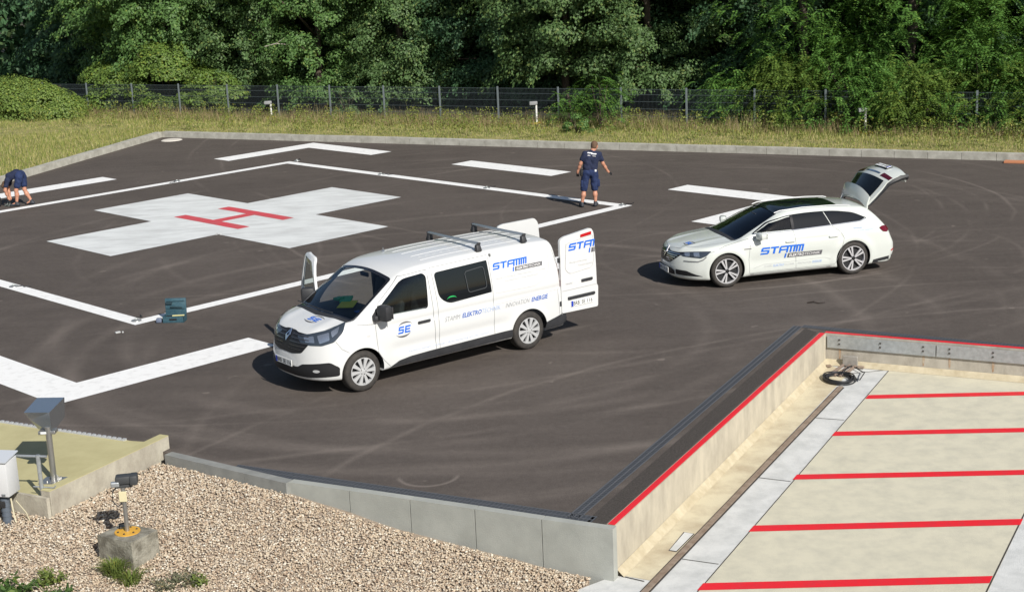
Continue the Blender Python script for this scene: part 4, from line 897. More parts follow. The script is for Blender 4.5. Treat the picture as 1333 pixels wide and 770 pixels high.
def build_van():
    O = (-1.68259, 25.8374, 0.0); rz = math.radians(-142.66)
    T = empty('panel_van', O, rz, 'long white crew van with roof bars, dark side window and open rear doors', 'van')
    V, Q = surfnet(van_f, (-2.75, -1.08, .12), (2.85, 1.08, 2.1), 0.034)
    skin = Skin(V, Q)
    me = np_mesh('body', V, Q); body = link_mesh('body', me, WHITE, T)
    # hollow cabin, wheel wells, window and door openings
    cav = lambda x, y, z: smax(smax(van_f(x, y, z)+.055, .50-z, .03), x-1.72, .05)
    v2, q2 = surfnet(cav, (-2.75, -1.08, .3), (2.0, 1.08, 2.1), 0.07, 2)
    cuts = [link_mesh('cutter', np_mesh('c', v2, q2), INNER)]
    for xc in (1.749, -1.749):
        for s in (-1, 1):
            mb = MB(); mb.lathe([(.40, 0), (.40, .8)], 56, Matrix.Translation((xc, s*.60, .35)) @ Matrix.Rotation(-s*math.pi/2, 4, 'X')); c = mb.build('cutter', INNER); cuts.append(c)
    uS, vS, oS = Vector((-1, 0, 0)), Vector((0, 0, 1)), Vector((0, 0, 0))
    # side frames: u runs front to rear, v up
    drv = rpoly([(-1.44, 1.20), (-1.33, 1.38), (-.86, 1.735), (-.42, 1.765), (-.36, 1.70), (-.40, 1.17)], [.05, .06, .12, .08, .06, .06])
    rearw = rpoly([(-.20, 1.73), (.93, 1.76), (.955, 1.20), (.03, 1.165), (-.16, 1.30)], [.08, .02, .02, .12, .12])
    ws_u = Vector((0, 1, 0)); ws_v = Vector((-.841, 0, .54)).normalized(); ws_o = Vector((1.93, 0, 1.225))
    wsp = rpoly([(-.845, .05), (0, -.02), (.845, .05), (.765, 1.09), (0, 1.15), (-.765, 1.09)], [.05, .3, .05, .08, .5, .08])
    oN, uN = Vector((0, .0, 0)), Vector((-1, 0, 0))
    cuts.append(prism_cut(drv, (0, 0, 0), uN, vS, .6, 1.2))
    cuts.append(prism_cut(rearw, (0, 0, 0), uN, vS, .6, 1.2))
    cuts.append(prism_cut([(-a, b) for a, b in rearw], (0, 0, 0), Vector((1, 0, 0)), vS, .6, 1.2))
    pdoor = rpoly([(1.42, .42), (1.43, 1.16), (1.28, 1.36), (.84, 1.77), (.36, 1.82), (.28, 1.2), (.28, .42)], [.08, .05, .1, .1, .1, .05, .08])
    cuts.append(prism_cut(pdoor, (0, 0, 0), Vector((1, 0, 0)), vS, .6, 1.2))
    cuts.append(prism_cut(wsp, ws_o, ws_u, ws_v, -.22, .3))
    rdr = rpoly([(-.76, .50), (.76, .50), (.78, 1.2), (.70, 1.86), (-.70, 1.86), (-.78, 1.2)], [.06, .06, .3, .12, .12, .3])
    cuts.append(prism_cut([(a, b) for a, b in rdr], (0, 0, 0), Vector((0, -1, 0)), vS, 2.2, 3.0))
    body.data.materials.append(INNER)
    boolean(body, cuts); body.data.name = 'body'
    body.data.materials.clear(); body.data.materials.append(WHITE); body.data.materials.append(INNER)
    sdf_normals(body, van_f)
    pv = np.empty(len(body.data.polygons)*3, np.float32); body.data.polygons.foreach_get('center', pv); pv = pv.reshape(-1, 3).astype(float)
    mi = (van_f(pv[:, 0], pv[:, 1], pv[:, 2]) < -.02).astype(np.int32); body.data.polygons.foreach_set('material_index', mi)
    body.parent = T
    # glass
    skin.lay('side_window', [drv], (0, 0, 0), uN, vS, TINT, T, -.014, .08)
    g = skin.lay('side_window', [rearw], (0, 0, 0), uN, vS, GLASS, T, -.004, .08)
    fr_ = rpoly([(.43, 1.64), (.84, 1.67), (.86, 1.30), (.46, 1.28)], .06)
    skin.lay('sliding_pane', line_poly(fr_+[fr_[0]], .014), (0, 0, 0), uN, vS, mat('pane_seal', (.05, .055, .06), .4), g, .003, .1, .0002)
    mb_o = [arc_ring(.10, 1.215, .11, .075, 5, 175, .022)]
    skin.lay('green_sticker', mb_o, (0, 0, 0), uN, vS, mat('sticker_green', (.02, .38, .10), .5), g, .003, .1)
    skin.lay('side_window', [[(-a, b) for a, b in rearw][::-1]], (0, 0, 0), Vector((1, 0, 0)), vS, GLASS, T, -.004, .08)
    wnd = skin.lay('windscreen', [wsp], ws_o, ws_u, ws_v, CLEAR, T, -.008, .08)
    # black border of the windscreen
    ins = [(a*.93, .5+(b-.5)*.90) for a, b in wsp]
    ring = [[wsp[i], wsp[(i+1) % len(wsp)], ins[(i+1) % len(wsp)], ins[i]] for i in range(len(wsp))]
    skin.lay('windscreen_border', ring, ws_o, ws_u, ws_v, BLACKG, wnd, -.004, .1)
    skin.lay('cowl', [[(-.80, -.02), (0, -.10), (.80, -.02), (.84, .05), (0, .0), (-.84, .05)]], ws_o, ws_u, ws_v, BLACKP, T, .004, .08)
    for a in (-1, 1):
        mb = MB(); pts = [ws_o+ws_u*(.30*a+t*.55*(1 if a > 0 else 1))+ws_v*(.03+.02*t)+Vector((.54, 0, .841))*.03 for t in (0, .5, 1)]
        mb.tube([ws_o+ws_u*(p-.25)+ws_v*(.035+.03*abs(p-.25))+Vector((.54, 0, .841))*.028 for p in ((.0, .3, .6) if a > 0 else (-.55, -.25, .05))], .009, 6); mb.build('wiper', BLACKP, T)
    # inside
    mb = MB(); mb.box((1.33, 0, 1.0), (.68, 1.60, .38), bev=.07); mb.box((1.12, 0, .85), (.3, .3, .5), bev=.05); dash = mb.build('dashboard', mat('dashboard_plastic', (.022, .03, .04), .7), T, 30)
    tag(dash)
    for yy in (.55, -.18, -.62): seat(T, .55, yy, .46)
    for yy in (.5, 0, -.5): seat(T, -.45, yy, .46)
    mb = MB(); mb.tube([Vector((1.13, .50, 1.12))+Vector((.3*.19*math.cos(t), .19*math.sin(t), .95*.19*math.cos(t))) for t in np.linspace(0, 2*math.pi, 20)[:-1]], .014, 6, closed=True); mb.build('steering_wheel', BLACKP, T, 40)
    mb = MB(); mb.box((-1.02, 0, 1.2), (.04, 1.7, 1.3)); mb.build('bulkhead', mat('bulkhead_grey', (.12, .125, .13), .7), T)
    P_ = MB(); P_.box((0, 0, 0), (.50, .28, .006), Matrix.Rotation(.82, 3, 'Z')); p_ = P_.build('yellow_paper', mat('yellow_paper', (.88, .84, .06), .7), dash); p_.location = (1.31, -.14, 1.222)
    P_ = MB(); P_.box((0, 0, 0), (.40, .20, .04), Matrix.Rotation(.9, 3, 'Z'), bev=.012); P_.box((.1, -.08, .02), (.16, .14, .05), Matrix.Rotation(.2, 3, 'Z'), bev=.015); p_ = P_.build('green_folder', mat('green_folder', (.02, .60, .24), .6), dash); p_.location = (1.13, -.47, 1.215)
    P_ = MB(); P_.box((0, 0, 0), (.10, .10, .02), bev=.008); p_ = P_.build('blue_box', mat('blue_card', (.01, .12, .5), .6), dash); p_.location = (1.42, .36, 1.20)
    mb = MB(); mb.box((1.02, .0, 1.72), (.04, .24, .08), bev=.02); mb.build('inner_mirror', BLACKP, T)
    # lower black cladding
    side = [(-1.26, .30), (-1.21, .315), (-1.04, .39), (-.80, .42), (-.39, .432), (1.36, .45), (1.36, .31), (0, .30)]
    skin.lay('sill_cladding', [side], (0, 0, 0), uN, vS, BLACKP, T, .009, .08, thick=0.0)
    skin.lay('rear_cladding', [[(2.10, .30), (2.14, .44), (2.30, .47), (2.62, .54), (2.64, .33), (2.5, .30)]], (0, 0, 0), uN, vS, BLACKP, T, .009, .08)
    skin.lay('sill_cladding', [[(-a, b) for a, b in side][::-1]], (0, 0, 0), Vector((1, 0, 0)), vS, BLACKP, T, .009, .08)
    # panel joints on the near side
    J = []
    door = [(-1.44, 1.20), (-1.47, 1.05), (-1.45, .62), (-1.34, .45), (-1.22, .33)]
    J += line_poly(door, .008); J += line_poly([(-.335, 1.80), (-.30, 1.1), (-.27, .32)], .009); J += line_poly([(-1.46, 1.24), (-1.36, 1.42), (-.88, 1.775), (-.42, 1.805), (-.335, 1.80)], .008)
    J += line_poly([(-.245, 1.82), (-.20, 1.1), (-.20, .34)], .007); J += line_poly([(.965, 1.80), (.975, 1.16), (.975, .45)], .007)
    J += line_poly([(-.24, 1.82), (.96, 1.84)], .006)
    skin.lay('side_crease_shade', line_poly(rpoly([(1.10, 1.80), (2.14, 1.80), (2.27, 1.70), (2.27, 1.36), (1.98, 1.14), (1.04, 1.16)], [.02, .12, .1, .2, .15, .02]), .008)+line_poly([(1.0, .965), (2.46, .985)], .012), (0, 0, 0), uN, vS, mat('crease_shade_van', (.5, .5, .5), .5), T, .002, .1, .0001)  # flat grey lines put the shade of pressed creases into the colour
    J += line_poly([(2.34, 1.86), (2.44, 1.45)], .006); J += line_poly([(2.42, .98), (2.46, .50)], .006)
    J += line_poly([(-1.46, 1.10), (-1.78, 1.14), (-1.90, 1.20)], .007); J += line_poly([(-2.0, .72), (-2.12, .80), (-2.2, .93)], .006)
    skin.lay('panel_gap', J, (0, 0, 0), uN, vS, GAP, T, .002, .1, .0001)
    fl = rpoly([(-1.42, .30), (-1.52, .55), (-1.70, .70)], .02)
    # handles, tank flap, indicator
    mb = MB(); mb.box((.51, .985, .965), (.25, .03, .045), bev=.012); mb.build('door_handle', BLACKP, T)
    mb = MB(); mb.box((-.02, .985, .99), (.22, .02, .04), bev=.008); 
    mb.bm.free()
    mb = MB(); mb.box((1.61, .962, .93), (.06, .012, .04), bev=.006); mb.build('indicator', mat('clear_lens', (.6, .6, .6), .2, coat=.5), T)
    # mirrors
    mb = MB(); mb.box((1.37, 1.10, 1.29), (.16, .24, .27), Matrix.Rotation(.25, 3, 'Z'), bev=.05); mb.box((1.42, .98, 1.20), (.20, .14, .10), bev=.03); mir = mb.build('wing_mirror', BLACKP, T, 30)
    mb = MB(); mb.box((1.29, 1.115, 1.29), (.01, .19, .20), Matrix.Rotation(.25, 3, 'Z')); mb.build('mirror_glass', CHROME, mir)
    mb = MB(); mb.prism([Vector((1.48, .955, 1.14)), Vector((1.52, .955, 1.24)), Vector((1.40, .955, 1.36)), Vector((1.30, .955, 1.36)), Vector((1.28, .955, 1.14))], (0, -.02, 0), (0, .012, 0)); mb.build('mirror_base', BLACKP, T)
    # front end: u = y, v = z seen from the front
    uF, vF = Vector((0, 1, 0)), Vector((0, 0, 1))
    gr = rpoly([(-.52, 1.03), (-.20, 1.03), (-.12, 1.045), (.12, 1.045), (.20, 1.03), (.52, 1.03), (.60, .93), (.44, .735), (.22, .70), (-.22, .70), (-.44, .735), (-.60, .93)], .04)
    grl = skin.lay('grille', [gr], (0, 0, 0), uF, vF, mat('grille_black', (.010, .010, .012), .45), T, .006, .06)
    bars = []
    for k, zz in enumerate((.775, .83, .885, .94, .99)):
        hw = (.42, .50, .54, .55, .52)[k]; bars.append(rect(-hw, zz, -.10, zz+.013)); bars.append(rect(.10, zz, hw, zz+.013))
    skin.lay('grille_bar', bars, (0, 0, 0), uF, vF, mat('grille_bar', (.04, .04, .045), .2, coat=.6), grl, .014, .06)
    dia = [(0, 1.04), (.058, .955), (0, .87), (-.058, .955)]; di = [(a*.45, .955+(b-.955)*.5) for a, b in dia]
    skin.lay('badge', [[dia[i], dia[(i+1) % 4], di[(i+1) % 4], di[i]] for i in range(4)], (0, 0, 0), uF, vF, CHROME, grl, .03, 0, thick=.02)
    lo = rpoly([(-.36, .50), (.36, .50), (.46, .555), (.86, .60), (.93, .50), (.92, .36), (.5, .335), (-.5, .335), (-.92, .36), (-.93, .50), (-.86, .60), (-.46, .555)], .03)
    li = skin.lay('lower_intake', [lo], (0, 0, 0), uF, vF, mat('intake_black', (.012, .012, .014), .6), T, .005, .05)
    for s in (-1, 1):
        skin.lay('fog_light', [[(s*.70+.05*math.cos(a), .455+.025*math.sin(a)) for a in np.linspace(0, 2*math.pi, 14)[:-1]]], (0, 0, 0), uF, vF, mat('fog_lens', (.7, .72, .74), .1, metal=.5), li, .006, .05)
    lampN = [(2.53, .965), (2.545, 1.02), (2.44, 1.055), (2.14, 1.14), (1.93, 1.175), (1.97, 1.08), (2.10, .90), (2.28, .84), (2.46, .85), (2.54, .895)]
    # headlights cast from the corner
    for s in (-1, 1):
        un = Vector((-.72*s*-1, .69, 0)) if False else None
        nrm = Vector((.62, .78*s, .12)).normalized(); uu = Vector((0, 0, 1)).cross(nrm).normalized(); vv = nrm.cross(uu)
        c = Vector((2.33, .66*s, .97))
        pts = [(-.42, .045), (-.20, .075), (.10, .135), (.40, .245), (.37, .10), (.22, -.055), (.02, -.11), (-.18, -.105), (-.36, -.06)]
        pts = [(a*s, b) for a, b in pts]
        if s < 0: pts = pts[::-1]
        hl = skin.lay('headlight', [rpoly(pts, .03)], c, uu, vv, LAMPD, T, .007, .05)
        ip = [(-.30, .02), (-.12, .045), (-.10, -.06), (-.26, -.055)]; ip2 = [(-.06, .05), (.14, .10), (.15, -.02), (-.02, -.075)]; ip3 = [(.17, .11), (.31, .185), (.28, .09), (.19, .02)]
        pp = [rpoly([(a*s, b) for a, b in (q if s > 0 else q[::-1])], .02) for q in (ip, ip2, ip3)]
        for p1 in pp: skin.lay('reflector', [p1], c, uu, vv, LAMPIN, hl, .010, .05)
    number_plate(T, (2.69, .0, .545), (0, 1, 0), (0, 0, 1))
    # bonnet joint
    hj = [(-.56, 1.10), (.56, 1.10)]
    uH, vH = Vector((0, 1, 0)), Vector((-1, 0, 0))
    bj = [(-.83, -1.72), (-.80, -2.0), (-.68, -2.32), (-.45, -2.49), (0, -2.56), (.45, -2.49), (.68, -2.32), (.80, -2.0), (.83, -1.72)]
    skin.lay('bonnet_gap', line_poly(bj, .008), (0, 0, 0), uH, vH, GAP, T, .002, .1, .0001)
    se_logo(skin, T, (0, 0, 0), uH, vH, .17, -2.15, .46, .24, .004)
    se_logo(skin, T, (0, 0, 0), uN, vS, -.91, .90, .36, .27)
    stamm_logo(skin, T, (0, 0, 0), uN, vS, 1.03, 1.565, .115)
    slogan(skin, T, (0, 0, 0), uN, vS, -.08, .865, 2.27, .082, TXT_G, TXT_B, TXT_LB)
    bm = text_bm('Planung und Beratung | Elektroinstallation | IT-Technik', (1.06, 1.385, 2.18, 1.425), .2); bm = text_bm('Kommunikation | Sicherheitstechnik', (1.25, 1.32, 2.0, 1.355), .2, bm=bm)
    skin.lay('small_text', [], (0, 0, 0), uN, vS, TXT_L, T, .004, .2, bm2=bm)
    bm = text_bm('Telefon 03381 | info@ | Brandenburg an der Havel', (-.85, .485, .85, .515), .2)
    skin.lay('small_text', [], (0, 0, 0), uN, vS, TXT_LB, T, .004, .2, bm2=bm)
    # tail lamp
    skin.lay('tail_light', [rpoly([(2.45, 1.46), (2.50, 1.40), (2.56, 1.0), (2.53, .96), (2.49, 1.02), (2.46, 1.35)], .01)], (0, 0, 0), uN, vS, REDL, T, .008, .06)
    skin.lay('tail_light', [[(-2.45, 1.46), (-2.46, 1.35), (-2.49, 1.02), (-2.53, .96), (-2.56, 1.0), (-2.50, 1.40)]], (0, 0, 0), Vector((1, 0, 0)), vS, REDL, T, .008, .06)
    mb = MB(); mb.box((-2.61, 0, .40), (.12, 1.62, .20), bev=.03); mb.build('rear_bumper', BLACKP, T, 30)
    # roof: pressed ribs, painted glints, rails, bars, aerial
    rb = []
    for k in range(5):
        y0 = -.56+k*.28; rb.append(rect(y0-.007, -.25, y0+.007, 2.15))
    skin.lay('roof_rib', rb, (0, 0, 0), Vector((0, 1, 0)), Vector((-1, 0, 0)), mat('roof_rib', (.60, .61, .62), .4), T, .004, .12, thick=.004)
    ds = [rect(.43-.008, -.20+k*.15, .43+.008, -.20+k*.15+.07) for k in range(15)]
    skin.lay('roof_glint', ds, (0, 0, 0), Vector((0, 1, 0)), Vector((-1, 0, 0)), mat('roof_glint_white', (.85, .85, .85), .4), T, .006, .12)  # white dashes painted where a roof ridge glints
    mk = []
    rr_ = random.Random(3)
    for k in range(13): 
        xx = -.15-k*.155; mk.append(rect(-.045+rr_.uniform(-.01, .01), -xx, .0+rr_.uniform(-.01, .01), -xx+.06+rr_.uniform(0, .04)))
    for s in (-1, 1):
        skin.lay('roof_gutter', line_poly([(s*.80, -.75), (s*.79, .2), (s*.79, 2.35)], .03), (0, 0, 0), Vector((0, 1, 0)), Vector((-1, 0, 0)), mat('gutter', (.6, .6, .6), .5), T, .003, .1, .0002)
    for x0 in (-.86, -1.86):
        bar = MB(); bar.box((x0, 0, 2.045), (.075, 1.50, .035), bev=.012); b_ = bar.build('roof_bar', ROOFR, T, 30)
        for s in (-1, 1):
            ft = MB(); ft.box((x0, s*.73, 1.965), (.12, .10, .13), Matrix.Rotation(s*.2, 3, 'X'), bev=.02, taper=.7); ft.build('bar_foot', BLACKP, b_, 30)
            ft = MB(); ft.box((x0, s*.757, 2.045), (.08, .02, .045), bev=.008); ft.build('end_cap', BLACKP, b_)
    mb = MB(); mb.lathe([(.03, 0), (.03, .012), (.008, .02), (.006, .07), (.0, .075)], 10, Matrix.Translation((.30, -.5, 1.925))); mb.build('roof_aerial', CHROME, T)
    # wheels
    for xx in (1.749, -1.749):
        for s in (1, -1): wheel(T, xx, s*.945, .345, s, 'van', .0)
    # rear doors: panel in local u (away from hinge), z; outer face on +n
    def rdoor(name, hx, hy, ang, s, full):
        D = empty_mesh = None
        mb = MB(); prof = rpoly([(0, .52), (.86, .50), (.875, .88), (.845, .93), (.835, 1.42), (.80, 1.90), (.74, 1.985), (.10, 1.915), (.0, 1.87)], [.03, .04, .02, .02, .3, .08, .05, .05, .05])
        mb.prism([Vector((a, 0, b)) for a, b in prof], (0, -.025, 0), (0, .025, 0))
        d = mb.build(name, WHITE, T, 30, bevel=.012)
        d.matrix_local = Matrix.Translation((hx, hy, 0)) @ Matrix.Rotation(ang, 4, 'Z')
        return d
    d = rdoor('rear_door', -2.50, .945, math.radians(180), 1, True)
    # after a half turn local +x points rearwards, local -y is the outer (near) side
    fs = Skin([(-.5, -.0255, 0), (1.5, -.0255, 0), (1.5, -.0255, 2.5), (-.5, -.0255, 2.5)], [(0, 1, 2, 3)])
    du, dv = Vector((1, 0, 0)), Vector((0, 0, 1))
    stamm_logo(fs, d, (0, 0, 0), du, dv, .19, 1.64, .13, .003, cut=.815)
    o_ = fs.lay('brake_light', [rpoly([(.48, 1.90), (.74, 1.925), (.74, 1.865), (.48, 1.845)], .015)], (0, 0, 0), du, dv, REDB, d, .008, 0, thick=.006)
    bm = text_bm('Planung und Beratung', (.2, 1.40, .62, 1.435), .2); bm = text_bm('Kommunikation', (.42, 1.33, .75, 1.36), .2, bm=bm)
    fs.lay('small_text', [], (0, 0, 0), du, dv, TXT_L, d, .003, 0, bm2=bm)
    bm = text_bm('TRAFIC', (.10, 1.03, .27, 1.055), 0); fs.lay('small_text', [], (0, 0, 0), du, dv, TXT_G, d, .003, 0, bm2=bm)
    J = line_poly(rpoly([(.14, 1.78), (.78, 1.86), (.79, 1.42), (.74, 1.26), (.20, 1.22), (.10, 1.32)], .06)+[(.14, 1.78)], .006)
    J += line_poly([(.02, .93), (.84, .93)], .008)
    fs.lay('panel_gap', J, (0, 0, 0), du, dv, mat('soft_crease_shade', (.45, .45, .45), .6), d, .002, 0, .0002)  # recess outline drawn flat, its soft shade painted in grey
    mb = MB(); mb.box((.60, -.045, 1.055), (.26, .03, .05), bev=.012); mb.build('door_handle', BLACKP, d)
    mb = MB(); mb.box((.46, -.04, .775), (.64, .04, .055), bev=.015); mb.build('light_bar', BLACKP, d)
    number_plate(d, (.47, -.033, .66), (1, 0, 0), (0, 0, 1), name='number_plate')
    for zz in (.7, 1.5):
        mb = MB(); mb.box((-.01, .0, zz), (.06, .045, .09), bev=.01); mb.build('hinge', BLACKP, d)
    d2 = rdoor('rear_door', -2.50, -.90, math.radians(180-26), -1, False)
    mb = MB(); mb.box((.45, -.03, 1.0), (.6, .02, .6), bev=.008); mb.build('door_lining', mat('lining_grey', (.35, .36, .37), .7), d2)
    # open front passenger door
    hinge = Vector((1.42, -.93, 0)); OPEN = math.radians(74)
    outer = [(1.41, .44), (1.42, 1.16), (1.28, 1.36), (.84, 1.80), (.37, 1.85), (.30, 1.2), (.29, .44)]
    hole = [(1.34, 1.19), (1.24, 1.34), (.82, 1.74), (.41, 1.785), (.365, 1.19)]
    bm = bmesh.new(); po = rpoly(outer, [.06, .05, .1, .1, .1, .05, .06]); ph = rpoly(hole, .05)
    mesh_d = Skin_door(skin, po, ph, T, hinge, OPEN)
    return T, skin

def Skin_door(skin, po, ph, T, hinge, ang):
    u, v = Vector((1, 0, 0)), Vector((0, 0, 1))
    def fill(loop_sets, off, thick, name, m, parent):
        bm = bmesh.new(); es = []
        for lp in loop_sets:
            vs = [bm.verts.new((a, b, 0)) for a, b in lp]; es += [bm.edges.new((vs[i], vs[(i+1) % len(vs)])) for i in range(len(vs))]
        bmesh.ops.triangle_fill(bm, use_beauty=True, use_dissolve=False, edges=es, normal=(0, 0, 1))
        return skin.lay(name, [], (0, 0, 0), u, v, m, parent, off, .12, 0, thick, bm2=bm)
    d = fill([po, ph], -.002, .045, 'front_door', WHITE, T)
    g = fill([ph], -.02, 0, 'window', TINT, None)
    M = Matrix.Translation(hinge) @ Matrix.Rotation(ang, 4, 'Z') @ Matrix.Translation(-hinge)
    for o in (d, g): o.data.transform(M)
    g.parent = d
    mb = MB(); mb.box((1.40, -1.10, 1.29), (.16, .24, .27), Matrix.Rotation(-.25, 3, 'Z'), bev=.05); mb.box((1.42, -.98, 1.20), (.16, .14, .10), bev=.03)
    m_ = mb.build('wing_mirror', BLACKP, d, 30); m_.data.transform(M)
    mb = MB(); mb.box((.85, -.88, .8), (1.0, .03, .6), bev=.01); l_ = mb.build('door_lining', INNER, d); l_.data.transform(M)
    return d
# ---------------------------------------------------------------- the estate car
_cW = pchip([.12, .25, .4, .6, .8, .9, 1.0, 1.12], [.86, .90, .918, .930, .925, .915, .885, .83])
_cl = pchip([-2.5, -2.2, -1.6, -.8, 0, .9, 1.5, 2.0, 2.3, 2.45], [.93, .985, 1.06, 1.06, 1.03, .99, .935, .86, .79, .72])
_cf = pchip([.12, .25, .4, .55, .7, .8, .9], [2.30, 2.385, 2.42, 2.405, 2.37, 2.33, 2.25])
_cr = pchip([.15, .3, .42, .55, .7, .95, 1.05], [-2.36, -2.43, -2.46, -2.455, -2.40, -2.27, -2.19])
_cg = pchip([.85, 1.05, 1.2, 1.35, 1.5], [.885, .835, .775, .70, .62])
_ct = pchip([-2.2, -1.8, -1.3, -.6, -.1, .3, .7], [1.30, 1.385, 1.44, 1.468, 1.455, 1.405, 1.31])
def car_f(x, y, z):
    ay = np.abs(y)
    W_ = _cW(z)-.13*np.clip((x-1.4)/1.0, 0, 2)**2-.06*np.clip((-1.7-x)/.75, 0, 2)**2
    for xc in (1.405, -1.405):
        d = np.sqrt((x-xc)**2+(z-.34)**2); W_ = W_+.020*np.exp(-((d-.43)/.08)**2)
    wx = 1/(1+np.exp((x-.95)/.08))/(1+np.exp((-1.0-x)/.08))
    W_ = W_-.022*np.exp(-((z-.50)/.13)**2)*wx-.010*np.exp(-((z-.86)/.04)**2)*wx
    fs = ay-W_
    fd = z-(_cl(x)-.05*(ay/.85)**2+.016*np.exp(-((ay-.45)/.08)**2)*np.clip(x-1, 0, 1))
    ff = x-(_cf(z)-.52*(ay/.9)**2.6); fe = _cr(z)-x+.10*(ay/.9)**3; fb = .17-z
    low = smax(fd, fs, .12); low = smax(low, ff, .12); low = smax(low, fe, .14); low = smax(low, fb, .06)
    gs = ay-(_cg(z)-.05*np.clip((-1.1-x)/1.0, 0, 1.5)**2-.03*np.clip((x-.2)/.8, 0, 1)**2)
    gt = z-(_ct(x)-.045*(ay/.65)**2)
    gw = .40*(x-1.20+.20*(ay/.7)**2)+.9165*(z-.975)
    gr = -.60*(x+1.90)+.80*(z-1.34)+.06*(ay/.7)**2
    g = smax(gt, gs, .12); g = smax(g, gw, .06); g = smax(g, gr, .06); g = smax(g, fe, .10); g = np.maximum(g, .8-z)
    return smin(low, g, .035)

def build_car():
    O = (5.54347, 31.3395, 0.0); rz = math.radians(-166.008)
    T = empty('estate_car', O, rz, 'white estate car with black glass roof and raised tailgate', 'car')
    V, Q = surfnet(car_f, (-2.6, -1.05, .05), (2.6, 1.05, 1.6), 0.030)
    skin = Skin(V, Q)
    body = link_mesh('body', np_mesh('body', V, Q), WHITE2, T)
    cav = lambda x, y, z: smax(smax(car_f(x, y, z)+.05, .35-z, .03), x-1.0, .05)
    v2, q2 = surfnet(cav, (-2.6, -1.05, .2), (1.3, 1.05, 1.6), 0.06, 2)
    cuts = [link_mesh('cutter', np_mesh('c', v2, q2), INNER)]
    for xc in (1.405, -1.405):
        for s in (-1, 1):
            mb = MB(); mb.lathe([(.385, 0), (.385, .8)], 56, Matrix.Translation((xc, s*.55, .345)) @ Matrix.Rotation(-s*math.pi/2, 4, 'X')); cuts.append(mb.build('cutter', INNER))
    uN, vS = Vector((-1, 0, 0)), Vector((0, 0, 1))
    sw = rpoly([(-.78, 1.045), (-.42, 1.245), (-.02, 1.36), (.50, 1.40), (1.05, 1.385), (1.48, 1.30), (1.735, 1.155), (1.62, 1.10), (.9, 1.075)], [.03, .1, .2, .3, .2, .1, .04, .03, .2])
    front = [(-.78, 1.045), (-.42, 1.23), (-.04, 1.318), (.08, 1.328), (.08, 1.052)]
    cuts.append(prism_cut([(-.74, 1.055), (-.42, 1.215), (-.02, 1.30), (.06, 1.31), (.06, 1.06)], (0, 0, 0), uN, vS, .5, 1.2))
    ws_o = Vector((1.20, 0, .975)); ws_u = Vector((0, 1, 0)); ws_v = Vector((-.9165, 0, .40))
    wsp = rpoly([(-.74, .0), (0, -.02), (.74, .0), (.57, 1.12), (-.57, 1.12)], [.06, .3, .06, .08, .08])
    cuts.append(prism_cut(wsp, ws_o, ws_u, ws_v, -.16, .3))
    boot = rpoly([(-.52, .62), (.52, .62), (.56, 1.0), (.48, 1.30), (-.48, 1.30), (-.56, 1.0)], .08)
    cuts.append(prism_cut(boot, (0, 0, 0), Vector((0, -1, 0)), vS, 1.75, 3.0))
    boolean(body, cuts); body.data.materials.clear(); body.data.materials.append(WHITE2); body.data.materials.append(INNER)
    sdf_normals(body, car_f)
    pv = np.empty(len(body.data.polygons)*3, np.float32); body.data.polygons.foreach_get('center', pv); pv = pv.reshape(-1, 3).astype(float)
    body.data.polygons.foreach_set('material_index', (car_f(pv[:, 0], pv[:, 1], pv[:, 2]) < -.02).astype(np.int32))
    # windows
    skin.lay('front_window', [front], (0, 0, 0), uN, vS, TINT, T, -.006, .08)
    rw1 = [(.10, 1.052), (.10, 1.330), (.50, 1.345), (.81, 1.338), (.935, 1.078)]
    rw2 = rpoly([(.95, 1.08), (.825, 1.338), (1.05, 1.33), (1.46, 1.265), (1.735, 1.150), (1.62, 1.105)], [.01, .01, .1, .1, .04, .04])
    for s in (1, -1):
        uu = uN if s > 0 else -uN; fx = (lambda P: P) if s > 0 else (lambda P: [(-a, b) for a, b in P][::-1])
        skin.lay('rear_window', [fx(rw1)], (0, 0, 0), uu, vS, GLASS, T, .003, .08); skin.lay('quarter_window', [fx(rw2)], (0, 0, 0), uu, vS, GLASS, T, .003, .08)
        if s < 0: skin.lay('front_window', [fx(front)], (0, 0, 0), uu, vS, GLASS, T, .003, .08)
        tr = rpoly([(-.78, 1.045), (-.42, 1.235), (-.03, 1.328), (.50, 1.352), (1.05, 1.338), (1.47, 1.272), (1.75, 1.145)], [0, .1, .2, .3, .2, .1, 0])
        skin.lay('window_trim', [p[::(1 if s > 0 else 1)] for p in line_poly(fx(tr), .014)], (0, 0, 0), uu, vS, BLACKG, T, .005, .1, .0001)
        skin.lay('door_pillar', [fx([(.055, 1.05), (.055, 1.325), (.115, 1.33), (.115, 1.052)])], (0, 0, 0), uu, vS, BLACKG, T, .006, .08); skin.lay('chrome_strip', line_poly(fx([(-.80, 1.035), (.1, 1.045), (.9, 1.068), (1.62, 1.095), (1.75, 1.14)]), .015), (0, 0, 0), uu, vS, CHROME, T, .006, .1, .0001)
        rail = MB(); rp = []
        for xx in (-1.50, -1.42, -1.0, -.4, .1, .22):
            zz = float(_ct(xx))+(.004 if xx in (-1.50, .22) else .020)-.045*(.60/.65)**2; rp.append((xx, s*.57, zz))
        rail.tube(rp, .010, 6); rail.build('roof_rail', mat('rail_alu', (.50, .51, .52), .5, metal=.3), T, 40)
    wnd = skin.lay('windscreen', [wsp], ws_o, ws_u, ws_v, CLEAR, T, -.008, .08)
    ins = [(a*.94, .55+(b-.55)*.92) for a, b in wsp]
    skin.lay('windscreen_border', [[wsp[i], wsp[(i+1) % len(wsp)], ins[(i+1) % len(wsp)], ins[i]] for i in range(len(wsp))], ws_o, ws_u, ws_v, BLACKG, wnd, -.004, .1)
    uR, vR = Vector((0, 1, 0)), Vector((-1, 0, 0))
